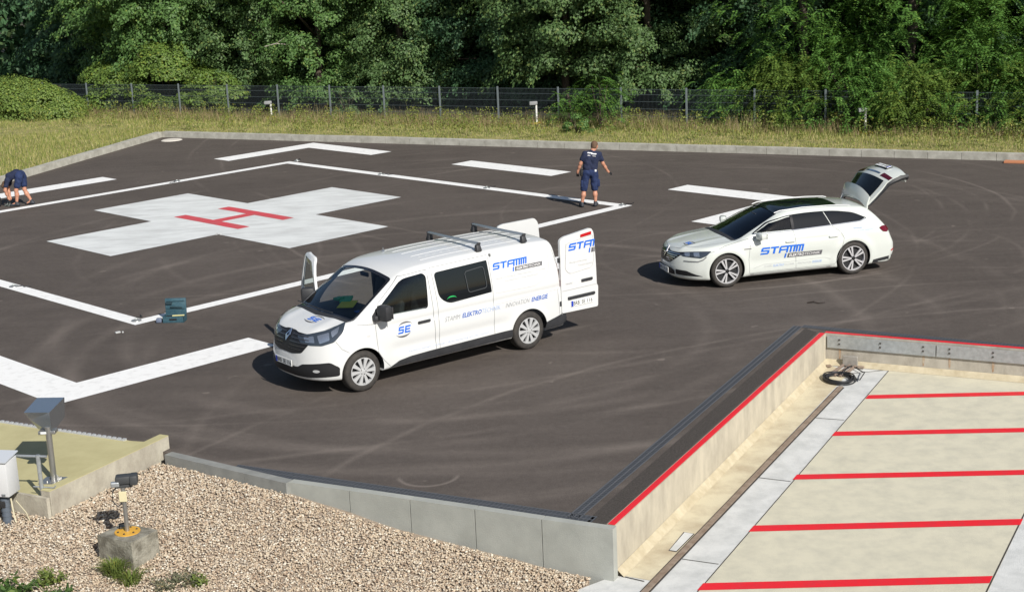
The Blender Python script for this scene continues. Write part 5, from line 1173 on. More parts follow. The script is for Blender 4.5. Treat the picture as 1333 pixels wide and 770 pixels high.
    skin.lay('glass_roof', [rpoly([(-.52, -.20), (.52, -.20), (.53, .4), (.50, 1.22), (-.50, 1.22), (-.53, .4)], [.02, .02, .1, .05, .05, .1])], (0, 0, 0), uR, vR, GLASS, T, .004, .1)
    skin.lay('cowl', [[(-.72, -.05), (0, -.09), (.72, -.05), (.75, .03), (0, .02), (-.75, .03)]], ws_o, ws_u, ws_v, BLACKP, T, .004, .08)
    # inside
    mb = MB(); mb.box((.85, 0, .85), (.5, 1.35, .22), bev=.06); mb.build('dashboard', INNER, T, 30)
    for xx in (.05, -.9):
        for yy in (.38, -.38):
            mb = MB(); mb.box((xx, yy, .55), (.5, .5, .16), bev=.05); mb.box((xx-.28, yy, .85), (.14, .5, .6), Matrix.Rotation(math.radians(-18), 3, 'Y'), bev=.05); mb.box((xx-.40, yy, 1.2), (.09, .26, .15), bev=.03)
            mb.build('seat', mat('seat_leather', (.06, .055, .05), .6), T, 30)
    mb = MB(); mb.tube([Vector((.55, .38, .92))+Vector((.07*math.cos(t), .18*math.sin(t), .17*math.cos(t))) for t in np.linspace(0, 2*math.pi, 18)[:-1]], .014, 6, closed=True); mb.build('steering_wheel', BLACKP, T, 40)
    mb = MB(); mb.box((.42, 0, 1.28), (.03, .22, .06), bev=.01); mb.build('inner_mirror', BLACKP, T)
    # joints
    J = line_poly([(-.74, .99), (-.90, .82), (-.93, .55), (-.91, .25)], .007)+line_poly([(.085, 1.04), (.11, .8), (.12, .26)], .007)
    J += line_poly([(.95, 1.07), (1.12, .93), (1.19, .80), (1.12, .55), (1.03, .34), (.98, .26)], .007)+line_poly([(-.91, .25), (.98, .26)], .007)
    J += line_poly([(-1.83, .74), (-1.66, .78), (-1.45, .86), (-.9, .955)], .006)
    skin.lay('panel_gap', J, (0, 0, 0), uN, vS, GAP, T, .002, .1, .0001)
    Jc = line_poly([(-.82, .34), (-.60, .405), (.1, .41), (.75, .425), (.90, .38)], .010)
    skin.lay('door_crease_shade', Jc, (0, 0, 0), uN, vS, mat('crease_shade', (.42, .43, .42), .5), T, .002, .1, .0001)  # shade along the lower door crease, painted as a grey ribbon
    skin.lay('sill_trim', [rect(-.98, .19, 1.0, .235)], (0, 0, 0), uN, vS, mat('sill_dark', (.25, .25, .25), .5), T, .002, .1)
    for xx in (-.02, .95):
        mb = MB(); mb.box((-xx, .935, .835+.02*xx), (.20, .03, .035), bev=.012); mb.build('door_handle', WHITE2, T, 30)
    mb = MB(); mb.box((.955, .925, .765), (.16, .012, .022), bev=.004); mb.build('side_badge', CHROME, T)
    # mirrors
    for s in (1, -1):
        mb = MB(); mb.box((.70, s*1.02, 1.02), (.14, .22, .145), Matrix.Rotation(s*.3, 3, 'Z'), bev=.045); mr = mb.build('wing_mirror', WHITE2, T, 40)
        mb = MB(); mb.box((.66, s*.93, .975), (.10, .10, .04), bev=.01); mb.build('mirror_foot', BLACKG, mr)
        mb = MB(); mb.box((.63, s*1.03, 1.02), (.012, .17, .10), Matrix.Rotation(s*.3, 3, 'Z')); mb.build('mirror_glass', CHROME, mr)
    # front end
    uF, vF = Vector((0, 1, 0)), Vector((0, 0, 1))
    g = rpoly([(-.58, .735), (-.2, .72), (0, .76), (.2, .72), (.58, .735), (.42, .60), (.26, .50), (-.26, .50), (-.42, .60)], .03)
    grl = skin.lay('grille', [g], (0, 0, 0), uF, vF, mat('grille_gloss', (.012, .012, .016), .3), T, .006, .06)
    bars = []
    for zz, hw in ((.535, .28), (.575, .35), (.615, .40), (.655, .45), (.692, .5)): bars += [rect(-hw, zz, -.09, zz+.010), rect(.09, zz, hw, zz+.010)]
    skin.lay('grille_bar', bars, (0, 0, 0), uF, vF, CHROME, grl, .010, .06)
    dia = [(0, .775), (.062, .675), (0, .575), (-.062, .675)]; di = [(a*.45, .675+(b-.675)*.5) for a, b in dia]
    skin.lay('badge', [[dia[i], dia[(i+1) % 4], di[(i+1) % 4], di[i]] for i in range(4)], (0, 0, 0), uF, vF, CHROME, grl, .026, 0, thick=.02)
    li = skin.lay('lower_intake', [rpoly([(-.30, .40), (.30, .40), (.40, .345), (.38, .26), (-.38, .26), (-.40, .345)], .02)], (0, 0, 0), uF, vF, mat('intake_black', (.012,)*3, .6), T, .005, .06)
    for s in (-1, 1):
        q = [(s*.44, .385), (s*.66, .375), (s*.86, .265), (s*.42, .275)]
        skin.lay('side_intake', [rpoly(q if s > 0 else q[::-1], .02)], (0, 0, 0), uF, vF, mat('intake_black', (.012,)*3, .6), li, .005, .06)
        nrm = Vector((.66, .72*s, .22)).normalized(); uu = Vector((0, 0, 1)).cross(nrm).normalized(); vv = nrm.cross(uu); c = Vector((2.08, .66*s, .70))
        P = [(-.32, .035), (-.05, .055), (.18, .075), (.42, .095), (.33, -.01), (.22, -.065), (.02, -.055), (-.16, -.045)]
        P = [(a*s, b) for a, b in P]; P = P if s > 0 else P[::-1]
        hl = skin.lay('headlight', [rpoly(P, .02)], c, uu, vv, LAMPD, T, .006, .05)
        I = [[(-.14, .03), (-.02, .04), (-.01, -.035), (-.12, -.03)], [(.06, .045), (.18, .055), (.20, -.03), (.08, -.04)]]
        for q in I: skin.lay('reflector', [rpoly([(a*s, b) for a, b in (q if s > 0 else q[::-1])], .012)], c, uu, vv, LAMPIN, hl, .009, .05)
        D_ = [(.33, -.03), (.27, -.09), (.17, -.135), (-.02, -.14), (-.14, -.135)]
        skin.lay('daytime_light', line_poly([(a*s, b) for a, b in D_], .022), c, uu, vv, mat('drl_clear', (.35, .36, .38), .2, metal=.6), T, .007, .05, .0002)
    number_plate(T, (2.435, .0, .335), (0, 1, 0), (0, 0, 1))
    se_logo(skin, T, (0, 0, 0), Vector((0, 1, 0)), Vector((-1, 0, 0)), .30, -1.98, .34, .20)
    uH, vH = Vector((0, 1, 0)), Vector((-1, 0, 0))
    bj = [(-.76, -1.02), (-.74, -1.5), (-.62, -1.95), (-.40, -2.22), (0, -2.33), (.40, -2.22), (.62, -1.95), (.74, -1.5), (.76, -1.02)]
    skin.lay('bonnet_gap', line_poly(bj, .007), (0, 0, 0), uH, vH, GAP, T, .002, .1, .0001)
    stamm_logo(skin, T, (0, 0, 0), uN, vS, -.68, .615, .145)
    slogan(skin, T, (0, 0, 0), uN, vS, -.60, .335, 1.30, .05, TXT_L, TXT_LB, TXT_L)
    bm = text_bm('Elektrotechnik', (1.42, .955, 1.62, .985), .2, .01); bm = text_bm('www.stamm', (1.50, .905, 1.86, .94), .2, .01, bm=bm)
    skin.lay('small_text', [], (0, 0, 0), uN, vS, TXT_LB, T, .004, .2, bm2=bm)
    for s in (1, -1):
        uu = uN if s > 0 else -uN; P = [(2.0, .925), (2.10, .955), (2.22, .94), (2.25, .86), (2.18, .83), (2.08, .85)]
        P = P if s > 0 else [(-a, b) for a, b in P][::-1]
        skin.lay('tail_light', [rpoly(P, .03)], (0, 0, 0), uu, vS, mat('tail_red', (.12, .004, .010), .12, coat=.7), T, .012, .05)
        P = [(2.28, .44), (2.38, .47), (2.37, .43), (2.29, .41)]; P = P if s > 0 else [(-a, b) for a, b in P][::-1]
        skin.lay('reflector_strip', [P], (0, 0, 0), uu, vS, REDB, T, .005, .05)
    skin.lay('bumper_lower', [[(1.84, .20), (1.86, .27), (2.1, .30), (2.36, .33), (2.36, .22), (2.2, .18)]], (0, 0, 0), uN, vS, BLACKP, T, .004, .08)
    for xx in (1.405, -1.405):
        for s in (1, -1): wheel(T, xx, s*.925, .345, s, 'car')
    # ---- raised tailgate: rows follow the lid from the hinge outwards
    prof = [(-1.88, 1.385), (-2.02, 1.53), (-2.17, 1.70), (-2.27, 1.825), (-2.36, 1.885), (-2.55, 1.945), (-2.70, 1.965), (-2.715, 1.90), (-2.71, 1.82)]
    P = [Vector((a, 0, b)) for a, b in prof]; rows = []
    def lid(i0, i1, fr0, fr1, name, m, parent, lift=0.0, thick=.03, ymax=None, sub=3, crown=.105):
        """patch between profile stations i0..i1 and width fractions fr0..fr1"""
        st = np.linspace(i0, i1, max(2, int((i1-i0)*sub)+1)); vs = []; ny = 17
        for t in st:
            k = min(int(t), len(P)-2); p = P[k].lerp(P[k+1], t-k)
            d = (P[min(k+2, len(P)-1)]-P[max(k-1, 0)]); d.normalize(); n = Vector((-d.z, 0, d.x)); n = n if n.z > 0 or n.x > 0 else -n
            n = Vector((d.z, 0, -d.x)); n = n if n.dot(Vector((.6, 0, .8))) > 0 else -n
            hw = np.interp(t, [0, 2, 4, 6, 8], [.57, .66, .70, .68, .62])
            for j in range(ny):
                f = -1+2*j/(ny-1); f = fr0+(fr1-fr0)*(f+1)/2
                vs.append(p+Vector((0, hw*f, 0))+n*(crown*(1-f*f)+lift))
        me = bpy.data.meshes.new(name); nr = len(st)
        fs = [(r*ny+j, r*ny+j+1, (r+1)*ny+j+1, (r+1)*ny+j) for r in range(nr-1) for j in range(ny-1)]
        me.from_pydata([tuple(v) for v in vs], [], fs); o = link_mesh(name, me, m, parent)
        bm = bmesh.new(); bm.from_mesh(me); bmesh.ops.recalc_face_normals(bm, faces=bm.faces)
        if sum((f.normal.dot(Vector((.6, 0, .8))) for f in bm.faces)) < 0: bmesh.ops.reverse_faces(bm, faces=bm.faces)
        if thick:
            r = bmesh.ops.extrude_face_region(bm, geom=bm.faces[:]); bm.normal_update()
            for q in [g for g in r['geom'] if isinstance(g, bmesh.types.BMVert)]: q.co -= Vector((.70, 0, .71))*thick
            bmesh.ops.recalc_face_normals(bm, faces=bm.faces)
        bm.to_mesh(me); bm.free(); me.shade_smooth(); me.set_sharp_from_angle(angle=.7); return o
    tg = lid(0, 8, -1, 1, 'tailgate', WHITE2, T, 0, .05)
    lid(0.55, 3.0, -.86, .86, 'rear_screen', GLASS, tg, .007, 0)
    # spoiler standing proud of the glass
    mb = MB(); bmv = []
    rowsS = [(-1.86, 1.40, .0), (-1.90, 1.48, .05), (-1.98, 1.60, .09)]
    for (a, b, l) in rowsS:
        row = []
        for j in range(17):
            f = -1+j/8; row.append(mb.bm.verts.new((a+.70*(.13*(1-f*f)+l), .60*f, b+.71*(.13*(1-f*f)+l)-.12*abs(f)**4)))
        bmv.append(row)
    for r in range(len(bmv)-1):
        for j in range(16): mb.bm.faces.new((bmv[r][j], bmv[r][j+1], bmv[r+1][j+1], bmv[r+1][j]))
    r = bmesh.ops.extrude_face_region(mb.bm, geom=mb.bm.faces[:])
    for q in [g for g in r['geom'] if isinstance(g, bmesh.types.BMVert)]: q.co -= Vector((.70, 0, .60))*.035
    mb.build('spoiler', WHITE2, tg, 40)
    DR = mat('dark_red_lens', (.07, .004, .012), .12, coat=.6); lid(3.6, 4.25, .52, .985, 'lid_light', DR, tg, .006, 0, sub=6); lid(3.6, 4.25, -.985, -.52, 'lid_light', DR, tg, .006, 0, sub=6)
    for s in (-1, 1):
        mb = MB(); hwf = lambda i: float(np.interp(i, [0, 2, 4, 6, 8], [.57, .66, .70, .68, .62])); mb.tube([P[i]+Vector((-.045, s*hwf(i)*.985, -.045)) for i in range(8)], [.022, .026, .034, .045, .055, .06, .05, .03], 6); mb.build('edge_trim', BLACKP, tg, 50)
    lid(3.95, 4.05, -.42, .42, 'lid_strip', CHROME, tg, .006, 0, sub=12)
    lid(4.75, 5.7, -.36, .36, 'plate_recess', BLACKG, tg, .004, 0, sub=6)
    a = P[5]+Vector((.02, 0, .03)); d = (P[6]-P[4]).normalized(); up = -d
    nn = Vector((-d.z, 0, d.x)); nn = nn if nn.z > 0 else -nn
    number_plate(tg, P[4].lerp(P[5], 1.15)+nn*.118, (0, -1, 0), up, name='number_plate')
    mb = MB()
    for s in (1, -1): mb.tube([(-1.80, s*.50, 1.20), (-2.12, s*.60, 1.58)], .011, 6)
    mb.build('gas_strut', BLACKP, T)
    mb = MB(); mb.box((-2.0, 0, .66), (.5, 1.0, .04)); mb.build('boot_floor', mat('boot_carpet', (.04, .04, .042), .9), T)
    return T
# ------------------------------------------------------------------ people
SKINM = mat('skin', (.50, .25, .165), .5, col2=(.43, .20, .13), scale=12, spec=.4)
NAVY = mat('navy_cloth', (.010, .015, .042), .9, col2=(.018, .025, .06), scale=14, bump=.3, bscale=25)
NAVYB = mat('work_trousers_cloth', (.008, .018, .065), .9, col2=(.02, .035, .10), scale=9, bump=.3, bscale=25)
GLOVE = mat('black_gloves', (.015, .015, .017), .7); SHOE = mat('dark_shoes', (.03, .034, .042), .6); HAIR = mat('brown_hair', (.09, .05, .03), .8, col2=(.14, .085, .05), scale=40)
def skinned(name, pts, edges, rad, m, parent, root=0, lv=2, flatx=None):
    me = bpy.data.meshes.new(name); me.from_pydata([tuple(p) for p in pts], edges, []); o = bpy.data.objects.new(name, me); COL.objects.link(o)
    sk = o.modifiers.new('s', 'SKIN'); sk.use_smooth_shade = True
    for i, r in enumerate(rad):
        v = me.skin_vertices[0].data[i]; v.radius = r if isinstance(r, tuple) else (r, r); v.use_root = (i == root)
    sb = o.modifiers.new('u', 'SUBSURF'); sb.levels = lv; sb.render_levels = lv
    bpy.context.view_layer.update(); dg = bpy.context.evaluated_depsgraph_get(); m2 = bpy.data.meshes.new_from_object(o.evaluated_get(dg)); o.modifiers.clear(); o.data = m2; bpy.data.meshes.remove(me)
    m2.materials.clear(); m2.materials.append(m); m2.shade_smooth(); o.parent = parent; return o
def hand(parent, wrist, d, side, nrm, m, curl=.5, name='glove'):
    """palm with four unequal bent fingers and a thumb leaving its side"""
    W = Vector(wrist); d = Vector(d).normalized(); n = Vector(nrm).normalized(); s = d.cross(n).normalized()*side
    pts, ed, ra = [], [], []
    def add(p, r): pts.append(p); ra.append(r); return len(pts)-1
    w = add(W, (.026, .026)); p = add(W+d*.05, (.036, .024)); k = add(W+d*.085, (.034, .020)); ed += [(w, p), (p, k)]
    for i, (off, ln) in enumerate(((-.030, .070), (-.010, .080), (.010, .076), (.028, .062))):
        a = add(W+d*.09+s*off, .0115); b = add(W+d*(.09+ln*.5)+s*off*1.15+n*ln*.18*curl, .010); c = add(W+d*(.09+ln*.5+ln*.5*(1-.6*curl))+s*off*1.2+n*ln*(.18+.45)*curl, .0085); ed += [(k, a), (a, b), (b, c)]
    a = add(W+d*.045-s*.036, .013); b = add(W+d*.078-s*.058+n*.012, .011); ed += [(p, a), (a, b)]
    return skinned(name, pts, ed, ra, m, parent, 1, 1)
def capsules(caps, k=.045, fold=0.0):
    """smooth union of tapered capsules"""
    def f(x, y, z):
        P = np.stack(np.broadcast_arrays(x, y, z), -1).astype(float); out = None
        for a, b, ra, rb in caps:
            a = np.array(a, float); b = np.array(b, float); ab = b-a; t = np.clip(((P-a)@ab)/max(1e-9, ab@ab), 0, 1); d = np.linalg.norm(P-a-t[..., None]*ab, axis=-1)-(ra+(rb-ra)*t)
            out = d if out is None else smin(out, d, k)
        if fold: out = out+fold*(np.sin(P[..., 2]*34+P[..., 0]*17+3*np.sin(P[..., 0]*13))*np.sin(P[..., 0]*23-P[..., 2]*9+P[..., 1]*11))
        return out
    return f
def limbs(name, caps, m, parent, h=.022, k=.045, fold=0.0, cut=None):
    f0 = capsules(caps, k, fold); f = f0
    if cut is not None: f = lambda x, y, z: smax(f0(x, y, z), cut(x, y, z), .012)
    A = np.array([c[0] for c in caps]+[c[1] for c in caps]); R = max(max(c[2], c[3]) for c in caps)+.05
    V, Q = surfnet(f, A.min(0)-R, A.max(0)+R, h, 3); o = link_mesh(name, np_mesh(name, V, Q), m, parent); o.data.shade_smooth(); return o
def jv(J): return {k: np.array(v, float) for k, v in J.items()}
def torso(j, r0, r1, wd=.085):
    """two side by side spines give the trunk its breadth"""
    s1 = (j['shR']-j['shL']); s1 = s1/np.linalg.norm(s1); h1 = (j['hipR']-j['hipL']); h1 = h1/np.linalg.norm(h1); c = []
    for q in (-1, 1):
        c.append((j['pelvis']+h1*q*wd*.85, j['belly']+s1*q*wd*.8, r0, r0*.95)); c.append((j['belly']+s1*q*wd*.8, j['chest']+s1*q*wd*1.15, r0*.95, r1))
    return c
def person_body(parent, J):
    """one continuous body: J maps joint names to points"""
    j = jv(J); c = torso(j, .095, .10)
    c += [(j['chest'], j['neck'], .09, .058), (j['neck'], j['headlow'], .056, .058), (j['headlow'], j['head'], .066, .088), (j['head'], j['headtop'], .09, .078)]
    for s in 'LR':
        c += [(j['chest']*.35+j['sh'+s]*.65, j['sh'+s], .07, .062), (j['sh'+s], j['el'+s], .056, .043), (j['el'+s], j['el'+s]*.55+j['wr'+s]*.45, .045, .040), (j['el'+s]*.55+j['wr'+s]*.45, j['wr'+s], .040, .028), (j['wr'+s], j['ha'+s], .029, .032)]
        c += [(j['hip'+s], j['kn'+s], .088, .056), (j['kn'+s], j['cl'+s], .054, .060), (j['cl'+s], j['an'+s], .060, .036), (j['an'+s], j['to'+s], .038, .030)]
    return limbs('body', c, SKINM, parent, .02, .035)
def face(parent, c, fwd, up):
    """nose, eyes, mouth and ears on the head"""
    c, f, u = Vector(c), Vector(fwd).normalized(), Vector(up).normalized(); s = f.cross(u)
    mb = MB(); mb.tube([c+f*.085+u*.02, c+f*.112-u*.018], [.008, .013], 6); mb.build('nose', SKINM, parent, 60)
    for q in (-1, 1):
        mb = MB(); mb.lathe([(.0, -.004), (.011, -.002), (.011, .002), (.0, .006)], 10, Matrix.Translation(c+f*.083+u*.022+s*.03*q) @ f.to_track_quat('Z', 'Y').to_matrix().to_4x4(), cap=False); mb.build('eye', mat('eye_dark', (.05, .035, .03), .3), parent)
        mb = MB(); mb.tube([c+s*.082*q+u*.025-f*.004, c+s*.092*q+u*.005-f*.014, c+s*.082*q-u*.022-f*.004], [.012, .014, .009], 6); mb.build('ear', SKINM, parent, 60)
    mb = MB(); mb.tube([c+f*.088-u*.048-s*.02, c+f*.094-u*.05, c+f*.088-u*.048+s*.02], [.004, .006, .004], 6); mb.build('mouth', mat('lips', (.35, .12, .10), .5), parent)

def shoe(parent, an, dd):
    a = np.array((an.x, an.y, .06)); d3 = np.array((dd.x, dd.y, 0)); limbs('shoe', [(a-d3*.045+(0, 0, -.01), a+d3*.17+(0, 0, -.02), .050, .040), (a, a+(0, 0, .06), .052, .050)], SHOE, parent, .016, .03, 0, lambda x, y, z: -z+.004)
# --- standing man seen from behind: x = picture right, y = away, z = up
M1 = empty('person', (2.19, 39.83, 0), 0.05, 'man in navy shirt, shorts and black gloves standing at the corner of the landing square', 'person'); M1.scale = (1, 1, .955)
J = dict(pelvis=(.01, 0, .93), belly=(.03, .0, 1.10), chest=(.06, .01, 1.38), neck=(.11, .03, 1.55), headlow=(.14, .055, 1.60), head=(.165, .075, 1.67), headtop=(.175, .08, 1.73),
         shL=(-.105, 0, 1.48), elL=(-.225, -.01, 1.22), wrL=(-.30, .04, 1.00), haL=(-.307, .05, .95), shR=(.275, .01, 1.45), elR=(.375, .03, 1.18), wrR=(.50, .09, .955), haR=(.535, .10, .92),
         hipL=(-.10, 0, .88), knL=(-.155, .02, .50), clL=(-.175, -.015, .34), anL=(-.225, -.02, .10), toL=(-.25, .13, .045), hipR=(.13, 0, .88), knR=(.135, .02, .50), clR=(.135, -.015, .34), anR=(.14, -.02, .10), toR=(.19, .12, .045))
b1 = person_body(M1, J)
def shirt(parent, J, m=NAVY):
    j = jv(J); c = torso(j, .118, .122, .092); c.append((j['chest'], j['neck']*.75+j['chest']*.25, .10, .075))
    for s in 'LR': c += [(j['chest']*.45+j['sh'+s]*.55, j['sh'+s], .088, .068), (j['neck']*.8+j['chest']*.2, j['sh'+s], .066, .064), (j['sh'+s], j['sh'+s]*.42+j['el'+s]*.58, .066, .070)]
    ax = j['belly']-j['pelvis']; ax = ax/np.linalg.norm(ax); p0 = j['pelvis']-ax*.02
    cut = lambda x, y, z: -((x-p0[0])*ax[0]+(y-p0[1])*ax[1]+(z-p0[2])*ax[2])
    return limbs('shirt', c, m, parent, .02, .04, .006, cut)
def shorts(parent, J, m=NAVYB, f=.97):
    j = jv(J); h1 = (j['hipR']-j['hipL']); h1 = h1/np.linalg.norm(h1); up = (j['belly']-j['pelvis']); up /= np.linalg.norm(up); c = [(j['pelvis']+up*.04-h1*.075, j['pelvis']+up*.04+h1*.075, .138, .138)]
    for s in 'LR': e = j['hip'+s]*(1-f)+j['kn'+s]*f; c.append((j['hip'+s], e, .112, .098))
    return limbs('shorts', c, m, parent, .02, .035, .006)
sh1 = shirt(M1, J); st1 = shorts(M1, J)
# printing on the back of the shirt
bsk = None
def flat_text(name, parent, polys, c, u, v, m, push):
    me_bm = bmesh.new()
    for p in polys: me_bm.faces.new([me_bm.verts.new(Vector(c)+Vector(u)*a+Vector(v)*b+Vector(push)) for a, b in p])
    me = bpy.data.meshes.new(name); me_bm.to_mesh(me); me_bm.free(); return link_mesh(name, me, m, parent)
def on_mesh(o, name, polys, c, u, v, m, parent, off=.006):
    me = o.data; bv = [tuple(q.co) for q in me.vertices]; sk = Skin(bv, [tuple(p.vertices) for p in me.polygons])
    return sk.lay(name, polys, c, u, v, m, parent, off, .05)
on_mesh(sh1, 'back_print', [[(-.10, .035), (.03, .018), (.035, .045), (-.095, .062)], [(.00, .0), (.13, -.012), (.135, .015), (.005, .03)], [(-.10, -.025), (-.03, -.032), (-.03, -.02), (-.10, -.013)], [(.03, -.05), (.11, -.06), (.11, -.048), (.03, -.038)]], (.06, 0, 1.47), (1, 0, 0), (0, 0, 1), TXT_W, sh1)
for s, x in (('L', -.20), ('R', .235)):
    mb = MB(); mb.box((x, .0, .66), (.07, .15, .20), bev=.02); mb.build('cargo_pocket', NAVYB, st1, 30)
mb = MB(); mb.box((-.20, .0, .955), (.10, .15, .17), bev=.025); mb.build('belt_pouch', GLOVE, M1, 30)
mb = MB(); mb.box((.155, -.125, 1.02), (.05, .02, .06), bev=.008); mb.build('cloth_tag', mat('white_cloth', (.7, .7, .7), .8), sh1)
hand(M1, J['wrL'], (-.05, .08, -1), 1, (.5, .6, 0), GLOVE, .4); hand(M1, J['wrR'], (.75, .15, -.65), -1, (-.3, .5, -.5), GLOVE, .35)
for a in ('L', 'R'):
    an, to = Vector(J['an'+a]), Vector(J['to'+a]); dd = (to-an); dd.z = 0; dd.normalize()
    shoe(M1, an, dd)
hd = Vector(J['head']); hv = np.array(J['head']); limbs('hair', [(hv+(-.012, -.022, .0), hv+(.0, -.01, .06), .086, .092)], HAIR, M1, .016, .03, .003, lambda x, y, z: -((x-hv[0])*-.35+(y-hv[1])*-.75+(z-hv[2])*.75+.035))
face(M1, hd+Vector((0, .0, .0)), (.45, .85, -.35), (.1, .3, .9))

# --- man bent double working on the ground
M2 = empty('person', (-14.24, 44.0, 0), 0.0, 'man in navy clothes bending down to the white line at the left edge', 'person')
J2 = dict(pelvis=(.07, 0, .88), belly=(-.06, 0, .95), chest=(-.22, -.01, .88), neck=(-.33, -.02, .76), headlow=(-.365, -.02, .70), head=(-.40, -.02, .635), headtop=(-.415, -.02, .585),
          shL=(-.27, -.18, .80), elL=(-.36, -.22, .50), wrL=(-.31, -.15, .24), haL=(-.295, -.14, .20), shR=(-.28, .16, .80), elR=(-.40, .18, .50), wrR=(-.34, .10, .23), haR=(-.325, .09, .19),
          hipL=(.05, -.11, .83), knL=(-.07, -.13, .47), clL=(-.065, -.12, .34), anL=(-.10, -.12, .10), toL=(-.25, -.13, .045), hipR=(.09, .11, .83), knR=(.10, .10, .46), clR=(.15, .10, .33), anR=(.27, .10, .11), toR=(.14, .10, .045))
person_body(M2, J2); sh2 = shirt(M2, J2); st2 = shorts(M2, J2, f=.62)
on_mesh(sh2, 'back_print', [[(-.08, -.05), (.06, -.05), (.06, .02), (-.08, .02)], [(-.08, .04), (.05, .04), (.05, .055), (-.08, .055)]], (-.24, -.0, 1.0), (0, -1, 0), (-.8, 0, -.5), TXT_W, sh2)
hand(M2, J2['wrL'], (.1, .1, -1), 1, (-.6, 0, 0), GLOVE, .8); hand(M2, J2['wrR'], (.1, .05, -1), -1, (-.6, 0, 0), GLOVE, .8)
for a, tx in (('L', -1), ('R', -1)):
    an = Vector(J2['an'+a]); dd = Vector((-1, -.1, 0)) if a == 'L' else Vector((-.8, .1, 0)); dd.normalize()
    shoe(M2, an, dd)
hd = Vector(J2['head']); hv2 = np.array(J2['head']); limbs('hair', [(hv2+(-.0, 0, .03), hv2+(-.03, 0, -.02), .092, .092)], HAIR, M2, .016, .03, .003, lambda x, y, z: -((x-hv2[0])*-.6+(z-hv2[2])*.8+.035))
face(M2, hd, (.35, 0, -.9), (-.9, 0, -.35))
# bag and tools by his hands
mb = MB(); mb.box((-15.05, 44.0, .13), (.42, .26, .26), Matrix.Rotation(.2, 3, 'Z'), bev=.05); B_ = mb.build('tool_bag', mat('bag_black', (.015, .017, .02), .8), None, 30); tag(B_, 'black tool bag on the ground in front of the bending man', 'bag')
mb = MB(); mb.tube([(-15.15, 44.0, .25), (-15.1, 44.0, .34), (-14.98, 44.0, .34), (-14.93, 44.0, .25)], .012, 6); mb.build('handle', GLOVE, B_)
mb = MB(); mb.tube([(-14.70, 43.92, .03), (-14.62, 43.9, .07), (-14.5, 43.95, .03)], .025, 8); mb.lathe([(.05, 0), (.05, .09), (.02, .13)], 12, Matrix.Translation((-14.6, 43.95, .01))); tag(mb.build('hand_tool', mat('tool_grey', (.12, .14, .13), .5), None, 40), 'small grey hand tool held to the white line by the bending man', 'tool')

# ------------------------------------------------------------------ things on the pad
TBL = mat('toolbox_teal', (.022, .07, .10), .55, col2=(.05, .105, .13), scale=22, detail=8); TBD = mat('toolbox_inside', (.015, .02, .024), .7)
tb = empty('toolbox', (-6.73, 29.33, 0), math.radians(-4), 'open teal tool case standing on the white line corner beside the van', 'toolbox'); tb.scale = (.92, .92, .88)
mb = MB(); t_ = .012
mb.box((0, 0, .008), (.46, .26, .016)); 
for dx, dy, sx, sy in ((0, -.124, .46, t_), (0, .124, .46, t_), (-.224, 0, t_, .26), (.224, 0, t_, .26)): mb.box((dx, dy, .075), (sx, sy, .14))
mb.build('case', TBL, tb)
mb = MB(); mb.box((0, .165, .315), (.46, .05, .36), Matrix.Rotation(-.10, 3, 'X'), bev=.012); l_ = mb.build('lid', TBL, tb, 30)
mb = MB()
for zz in (.26, .43): mb.box((0, .135+(.315-zz)*-.1+.0, zz), (.40, .012, .012))
mb.build('tool_band', mat('case_band', (.02, .05, .065), .5), l_)
mb = MB(); mb.box((-.13, .11, .40), (.14, .02, .05), bev=.005); mb.box((.02, .112, .30), (.26, .014, .03), Matrix.Rotation(.1, 3, 'Y')); mb.build('pliers', mat('tool_dull', (.05, .09, .11), .4, metal=.5), l_)
mb = MB(); mb.box((.0, -.135, .08), (.16, .02, .035), bev=.006); mb.build('handle', GLOVE, tb)
mb = MB(); mb.box((0, 0, .10), (.40, .2, .04), bev=.01); mb.build('tool_tray', TBD, tb)
mb = MB(); mb.box((.10, -.05, .15), (.26, .05, .02), Matrix.Rotation(.1, 3, 'Z'), bev=.005); mb.build('folding_rule', mat('rule_yellow', (.60, .56, .28), .6), tb)
mb = MB(); mb.box((-7.03, 29.27, .05), (.11, .10, .09), bev=.02); bt = mb.build('cable_box', mat('box_bluegrey', (.13, .16, .23), .6), None, 30); tag(bt, 'small blue grey box left of the open teal tool case', 'box')
r_ = random.Random(8)
def pad_light(x, y, label, loose=True, cab=True):
    L = empty('inset_light', (x, y, 0), r_.uniform(0, 6), label, 'light', 'inset lights along the landing square line')
    mb = MB(); mb.lathe([(.105, .005), (.10, .018), (.055, .032), (.03, .046), (0, .048)], 20, cap=False); mb.build('housing', mat('light_housing', (.30, .31, .31), .4, metal=.5), L, 40)
    mb = MB(); mb.lathe([(.028, .044), (.024, .058), (0, .062)], 14, cap=False); mb.build('lens', mat('light_lens', (.55, .58, .55), .15), L, 60)
    if cab:
        mb = MB(); mb.tube([(.09, 0, .015), (.2, .06, .02), (.28, -.03, .015), (.40, .05, .02)], .010, 6); mb.build('cable', mat('black_cable', (.02, .021, .024), .5), L, 60)
pl = [(-2.28, 12.02, 'inset light at the rear corner of the landing square', 1), (2.5, 11.66, 'inset light on the rear line, first from the rear corner', 1), (7.24, 11.66, 'inset light on the rear line left of the standing man', 1), (-2.28, 7.33, 'inset light on the left line right of the bending man', 1),
      (12.40, 11.70, 'inset light at the right corner near the standing man', 1), (12.35, -3.05, 'inset light at the near corner left of the teal tool case', 1), (7.25, -3.07, 'inset light on the near line at the left edge', 1)]
for a, b, lb, c in pl: p = AB(a, b); pad_light(p[0], p[1], lb, cab=c)
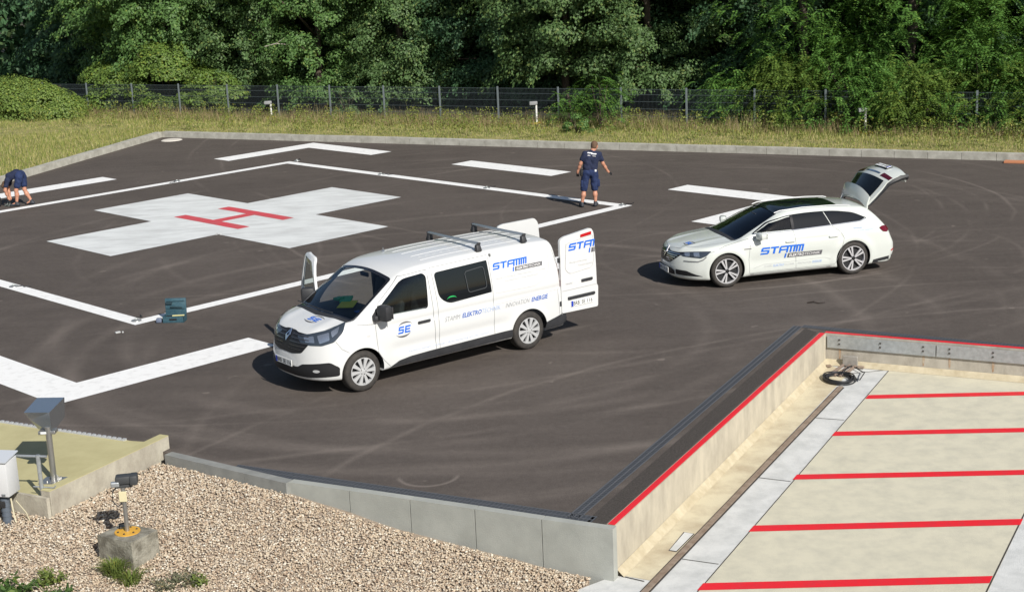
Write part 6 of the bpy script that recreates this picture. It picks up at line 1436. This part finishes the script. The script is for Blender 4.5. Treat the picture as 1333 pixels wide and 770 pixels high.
def scrap(a, b, label, sc=1):
    p = AB(a, b); mb = MB(); mb.box((p[0], p[1], .02*sc), (.10*sc, .06*sc, .03*sc), Matrix.Rotation(r_.uniform(0, 3), 3, 'Z'), bev=.006); mb.box((p[0]+.09*sc, p[1]+.03*sc, .014), (.05, .03, .022), Matrix.Rotation(r_.uniform(0, 3), 3, 'Z')); tag(mb.build('cable_clip', mat('pale_plastic', (.45, .46, .46), .5), None), label, 'clip', 'loose fittings lying on the asphalt')
scrap(12.9, -3.8, 'loose grey fitting on the asphalt left of the near corner'); scrap(13.0, -2.7, 'loose grey fitting on the asphalt in front of the teal tool case'); scrap(6.2, 3.05, 'loose grey fitting at the near notch of the white cross')
# twig on the road by the car
mb = MB(); c0 = Vector((5.72, 28.55, .012)); mb.tube([c0, c0+Vector((.10, -.02, .02)), c0+Vector((.2, -.10, .01)), c0+Vector((.33, -.12, .02))], [.012, .012, .01, .006], 5); mb.tube([c0+Vector((.1, -.02, .02)), c0+Vector((.16, .06, .02))], [.008, .004], 5); tag(mb.build('twig', mat('twig_brown', (.03, .022, .018), .9), None), 'dark twig on the asphalt below the car door', 'twig')

# ------------------------------------------------------------------ fence lamps
def verge_lamp(x, y, z, h, label, base=True):
    L = empty('perimeter_lamp', (x, y, z), .1, label, 'lamp', 'lamps on white posts in the verge')
    mb = MB(); mb.tube([(0, 0, 0), (.0, 0, h)], .038, 10); mb.build('post', mat('white_post', (.70, .70, .68), .5), L, 40)
    mb = MB(); mb.box((-.10, 0, h+.07), (.30, .14, .13), bev=.03); mb.box((-.12, -.09, h+.06), (.26, .02, .10), bev=.005); mb.build('lamp_head', mat('lamp_grey', (.24, .245, .25), .6), L, 30)
    if base: mb = MB(); mb.lathe([(.26, 0), (.26, .05), (.20, .07), (0, .08)], 20, cap=False); mb.build('base', mat('yellow_base', (.62, .42, .05), .6), L, 40)
verge_lamp(-9.45, 61.8, .13, .58, 'lamp with square head on a white post at the left part of the fence'); verge_lamp(1.20, 56.2, .14, .72, 'lamp on a white post with yellow foot at the middle of the fence'); verge_lamp(11.95, 50.1, .14, .72, 'lamp on a white post with yellow foot at the right part of the fence')

# ------------------------------------------------------------------ near left: steel box on pole, cabinet, lamp on block
MIRR = mat('brushed_steel', (.42, .45, .48), .22, metal=.85); POLE = mat('pole_steel', (.42, .42, .41), .35, metal=.8)
sb = empty('steel_beacon', (-6.55, 20.20, .07), 0, 'polished steel housing on a pole standing at the end of the ochre platform', 'housing')
mb = MB(); mb.tube([(0, 0, 0), (0, 0, .80)], .042, 14); mb.build('pole', POLE, sb, 40)
mb = MB(); mb.prism([Vector(p) for p in ((-.19, -.13, 0), (.15, -.17, 0), (.19, .10, 0), (-.15, .15, 0))], (0, 0, 0), (0, 0, .012))
for a in range(4): mb.lathe([(.014, 0), (.014, .02)], 8, Matrix.Translation((.11*math.cos(a*1.57+.8), .10*math.sin(a*1.57+.8), .012)))
for a in range(3): r3 = Matrix.Rotation(a*2.09+.3, 3, 'Z'); mb.prism([r3 @ Vector(p) for p in ((.04, 0, .012), (.10, 0, .012), (.04, 0, .09))], r3 @ Vector((0, -.004, 0)), r3 @ Vector((0, .004, 0)))
mb.build('base_plate', POLE, sb)
A_, B2, C_, D_ = Vector((-.31, .0, 1.02)), Vector((.06, -.05, 1.02)), Vector((.10, .58, 1.04)), Vector((-.30, .62, 1.04))
bl = [Vector((-.17, .10, .74)), Vector((.06, -.02, .70)), Vector((.10, .50, .78)), Vector((-.20, .5, .80))]
mb = MB(); bm_ = mb.bm
top = [bm_.verts.new(v) for v in (A_, B2, C_, D_)]; botv = [bm_.verts.new(v) for v in bl]; midv = bm_.verts.new((-.24, .03, .90)); 
bm_.faces.new(top); bm_.faces.new(botv[::-1]); bm_.faces.new((top[1], botv[1], botv[2], top[2])); bm_.faces.new((top[2], botv[2], botv[3], top[3])); bm_.faces.new((top[3], botv[3], botv[0], top[0])) ; bm_.faces.new((top[0], midv, botv[0], botv[1], top[1])); bm_.faces.new((top[0], botv[0], midv)) 
mb.build('housing', MIRR, sb, None, bevel=.004)
mb = MB(); mb.box((-.02, .05, .715), (.24, .16, .05), bev=.01); mb.build('bracket', POLE, sb)
mb = MB(); mb.box((-.06, -.035, .72), (.08, .006, .03)); mb.build('type_plate', PLATE, sb)
# cabinet on frame
cb = empty('control_cabinet', (-7.0, 19.36, -.2), math.radians(-12), 'pale grey electrical cabinet on a galvanised frame at the left edge', 'cabinet')
CABW = mat('cabinet_paint', (.56, .57, .58), .45)
mb = MB(); mb.box((-.13, .10, .64), (.52, .30, .50), bev=.012); ca = mb.build('cabinet_body', CABW, cb, 30)
mb = MB(); mb.prism([Vector(p) for p in ((-.41, -.075, .885), (.15, -.075, .885), (.15, .27, .935), (-.41, .27, .935))], (0, 0, 0), (0, 0, .014)); mb.build('rain_cover', mat('cover_grey', (.50, .53, .57), .4), ca)
mb = MB(); mb.box((.05, -.053, .42), (.055, .006, .03)); mb.build('type_plate', mat('dull_plate', (.16, .17, .18), .4), ca)
mb = MB(); mb.tube([(-.3, .30, .86), (.55, .30, .86)], .018, 8); mb.tube([(.42, .30, .88), (.42, .30, .12)], .030, 10); mb.tube([(.30, .30, .42), (.62, .28, .42), (.64, .28, .45)], .010, 6); mb.tube([(.42, .26, .20), (.42, .4, .20)], .012, 6); mb.build('frame', STEEL, cb, 40)
mb = MB(); mb.box((-.15, .08, .27), (.36, .2, .1), bev=.01); mb.box((-.25, .05, .08), (.18, .14, .4), bev=.02); mb.build('plinth', mat('plinth_black', (.02, .02, .022), .6), cb, 30)
mb = MB(); mb.tube([(.0, .05, .34), (.0, .05, -.10)], .060, 14)
for zz in (.03, .10, .17, .24, .31): mb.lathe([(.066, zz-.012), (.066, zz+.012)], 14, Matrix.Translation((0, .05, 0)))
mb.build('cable_duct', mat('duct_grey', (.10, .12, .15), .5), cb, 40)
mb = MB(); mb.tube([(.09, .05, .34), (.12, .03, .10), (.16, .0, -.02), (.28, -.04, -.08)], .012, 6); mb.build('cable', mat('beige_cable', (.50, .46, .33), .6), cb, 60); mb = MB(); mb.tube([(.14, .08, .30), (.26, .1, .12), (.33, .08, -.04)], .010, 6); mb.build('cable', mat('beige_cable', (.50, .46, .33), .6), cb, 60)
# lamp on concrete block
zt = -.05; fr_c, lf, rt = Vector((-4.99, 18.10, 0)), Vector((-5.50, 18.40, 0)), Vector((-4.74, 18.50, 0)); u_, v_ = lf-fr_c, rt-fr_c; cen = fr_c+(u_+v_)/2
lb = empty('block_lamp', (cen.x, cen.y, -.62), 0, 'black lamp on a steel post bolted to a square concrete block in the gravel', 'lamp'); of = Vector((cen.x, cen.y, -.62))
mb = MB(); mb.prism([p-of for p in (fr_c, rt, rt+u_, lf)], (0, 0, -.75), (0, 0, zt)); BC = mat('weathered_block', (.30, .285, .235), .95, col2=(.14, .128, .10), scale=5, detail=12, lo=.40, hi=.60, bump=.6, bscale=35)
mb.build('concrete_base', BC, lb, 30, bevel=.012)
q = Vector((-.005, .03, .62+zt))
mb = MB(); mb.lathe([(.165, 0), (.165, .012), (0, .014)], 30, Matrix.Translation(q), cap=False); dk = mb.build('yellow_disc', mat('yellow_disc', (.68, .37, .035), .5, col2=(.60, .33, .05), scale=10), lb, 40)
for a in range(6):
    mb = MB(); mb.lathe([(.013, 0), (.013, .012)], 8, Matrix.Translation(q+Vector((.12*math.cos(a*1.047+.4), .12*math.sin(a*1.047+.4), .012)))); mb.build('bolt', DARKL, dk)
mb = MB(); mb.tube([q+Vector((0, 0, .0)), q+Vector((0, 0, .64))], .030, 12); mb.build('post', POLE, lb, 40)
mb = MB(); h0 = q+Vector((.05, .02, .72)); Rz = Matrix.Rotation(.15, 3, 'Z'); mb.box(h0, (.27, .15, .11), Rz, bev=.025); mb.box(h0+Vector((.10, 0, -.005)), (.10, .17, .13), Rz, bev=.02); mb.box(h0+Vector((-.04, 0, -.085)), (.22, .10, .05), Rz, bev=.01); lh = mb.build('lamp_head', mat('lamp_black', (.05, .053, .056), .5), lb, 30)
mb = MB(); mb.box(h0+Vector((-.13, -.07, -.045)), (.11, .07, .07), Rz, bev=.015); mb.build('clamp', STEEL, lh)
mb = MB(); mb.box(q+Vector((.0, -.038, .50)), (.10, .012, .14), bev=.004); mb.build('label_plate', mat('cream_plate', (.62, .56, .36), .6), lb)
mb = MB(); mb.tube([q+Vector((-.05, 0, .66)), q+Vector((-.13, -.03, .56)), q+Vector((-.14, -.03, .44)), q+Vector((-.08, -.02, .36)), q+Vector((-.03, 0, .40))], .008, 6); mb.tube([q+Vector((-.12, .08, .01)), q+Vector((-.13, .1, .07)), q+Vector((-.06, .08, .09)), q+Vector((-.02, .04, .05))], .012, 6); mb.build('cable', mat('black_cable', (.02, .021, .024), .5), lb, 60)
# ------------------------------------------------------------------ plants in the gravel
def blade_tuft(name, x, y, n, h, sp, m, label, seed, cat='grass tuft', wd=.007):
    rg = np.random.default_rng(seed); z = float(gz(x, y)); a = rg.uniform(0, 6.283, n); r = sp*rg.random(n)**.6; bx, by = r*np.cos(a)*.5, r*np.sin(a)*.5; hh_ = h*rg.uniform(.5, 1.1, n); ox, oy = r*np.cos(a)*1.1+rg.normal(size=n)*.04, r*np.sin(a)*1.1+rg.normal(size=n)*.04
    s = np.stack([-np.sin(a)*wd, np.cos(a)*wd, 0*a], 1); B = np.stack([bx, by, 0*a-.03], 1); Mi = np.stack([bx+(ox-bx)*.35, by+(oy-by)*.35, hh_*.7], 1); T_ = np.stack([ox+bx*.3, oy+by*.3, hh_*.82], 1)
    V = np.stack([B-s, B+s, Mi+s*.8, Mi-s*.8, T_], 1).reshape(-1, 3); i = np.arange(n)[:, None]*5; me = bpy.data.meshes.new(name)
    fs = [tuple(q) for q in (i+np.array([0, 1, 2, 3]))]+[tuple(q) for q in (i+np.array([3, 2, 4]))]; me.from_pydata(V.tolist(), [], [tuple(int(t) for t in f) for f in fs]); o = link_mesh(name, me, m); o.location = (x, y, z); return tag(o, label, cat)
GT = greens('tuft_green', (.15, .20, .05)); GW = greens('weed_green', (.075, .14, .035)); GY = greens('grey_weed', (.17, .18, .11))
blade_tuft('grass_tuft', -5.22, 18.05, 230, .20, .26, GT, 'bright green grass tuft at the foot of the concrete block', 1)
blade_tuft('grass_tuft', -4.98, 17.85, 150, .17, .24, GT, 'lower grass tuft in front of the concrete block corner', 2)
def weed(x, y, n, h, sp, m, leaf, label, seed):
    z = float(gz(x, y)); W = empty('weed', (x, y, z), 0, label, 'plant'); rg = np.random.default_rng(seed); P, Nn, L, S = [], [], [], []; mb = MB()
    for k in range(n):
        a = rg.uniform(0, 6.283); r = sp*rg.random()**.7; hh_ = h*rg.uniform(.5, 1.0)*(1-.3*r/sp); b = np.array([r*math.cos(a)*.4, r*math.sin(a)*.4, 0]); t = np.array([r*math.cos(a), r*math.sin(a), hh_]); mb.tube([tuple(b), tuple((b+t)/2+np.array([0, 0, .03])), tuple(t)], .004, 4)
        m_ = 16; u = rg.random(m_)**.8; q = b+(t-b)*u[:, None]+rg.normal(size=(m_, 3))*.03; P.append(q); Nn.append(rg.normal(size=(m_, 3))*.5+np.array([0, 0, 1])); L.append(rg.normal(size=(m_, 3))+np.array([0, 0, .2])); S.append(np.full(m_, leaf)*rg.uniform(.6, 1.3, m_))
    link_mesh('foliage', leaves_mesh('foliage', np.concatenate(P), np.concatenate(Nn), np.concatenate(L), np.concatenate(S), aspect=.45), m, W); mb.build('stems', m, W)
weed(-6.35, 17.35, 42, .34, .42, GW, .10, 'leafy green weed growing in the gravel at the bottom left corner', 5)
weed(-5.85, 17.25, 18, .26, .34, GW, .09, 'smaller green weed right of the corner weed in the gravel', 6)
weed(-6.0, 17.85, 14, .22, .25, GT, .07, 'thin pale green weed behind the corner weeds', 9)
weed(-4.35, 17.75, 34, .13, .36, GY, .045, 'low grey green plant in the gravel right of the concrete block', 7)
weed(-4.08, 17.72, 10, .16, .10, GT, .06, 'small bright green sprout beside the grey green plant', 8)
build_van(); build_car()
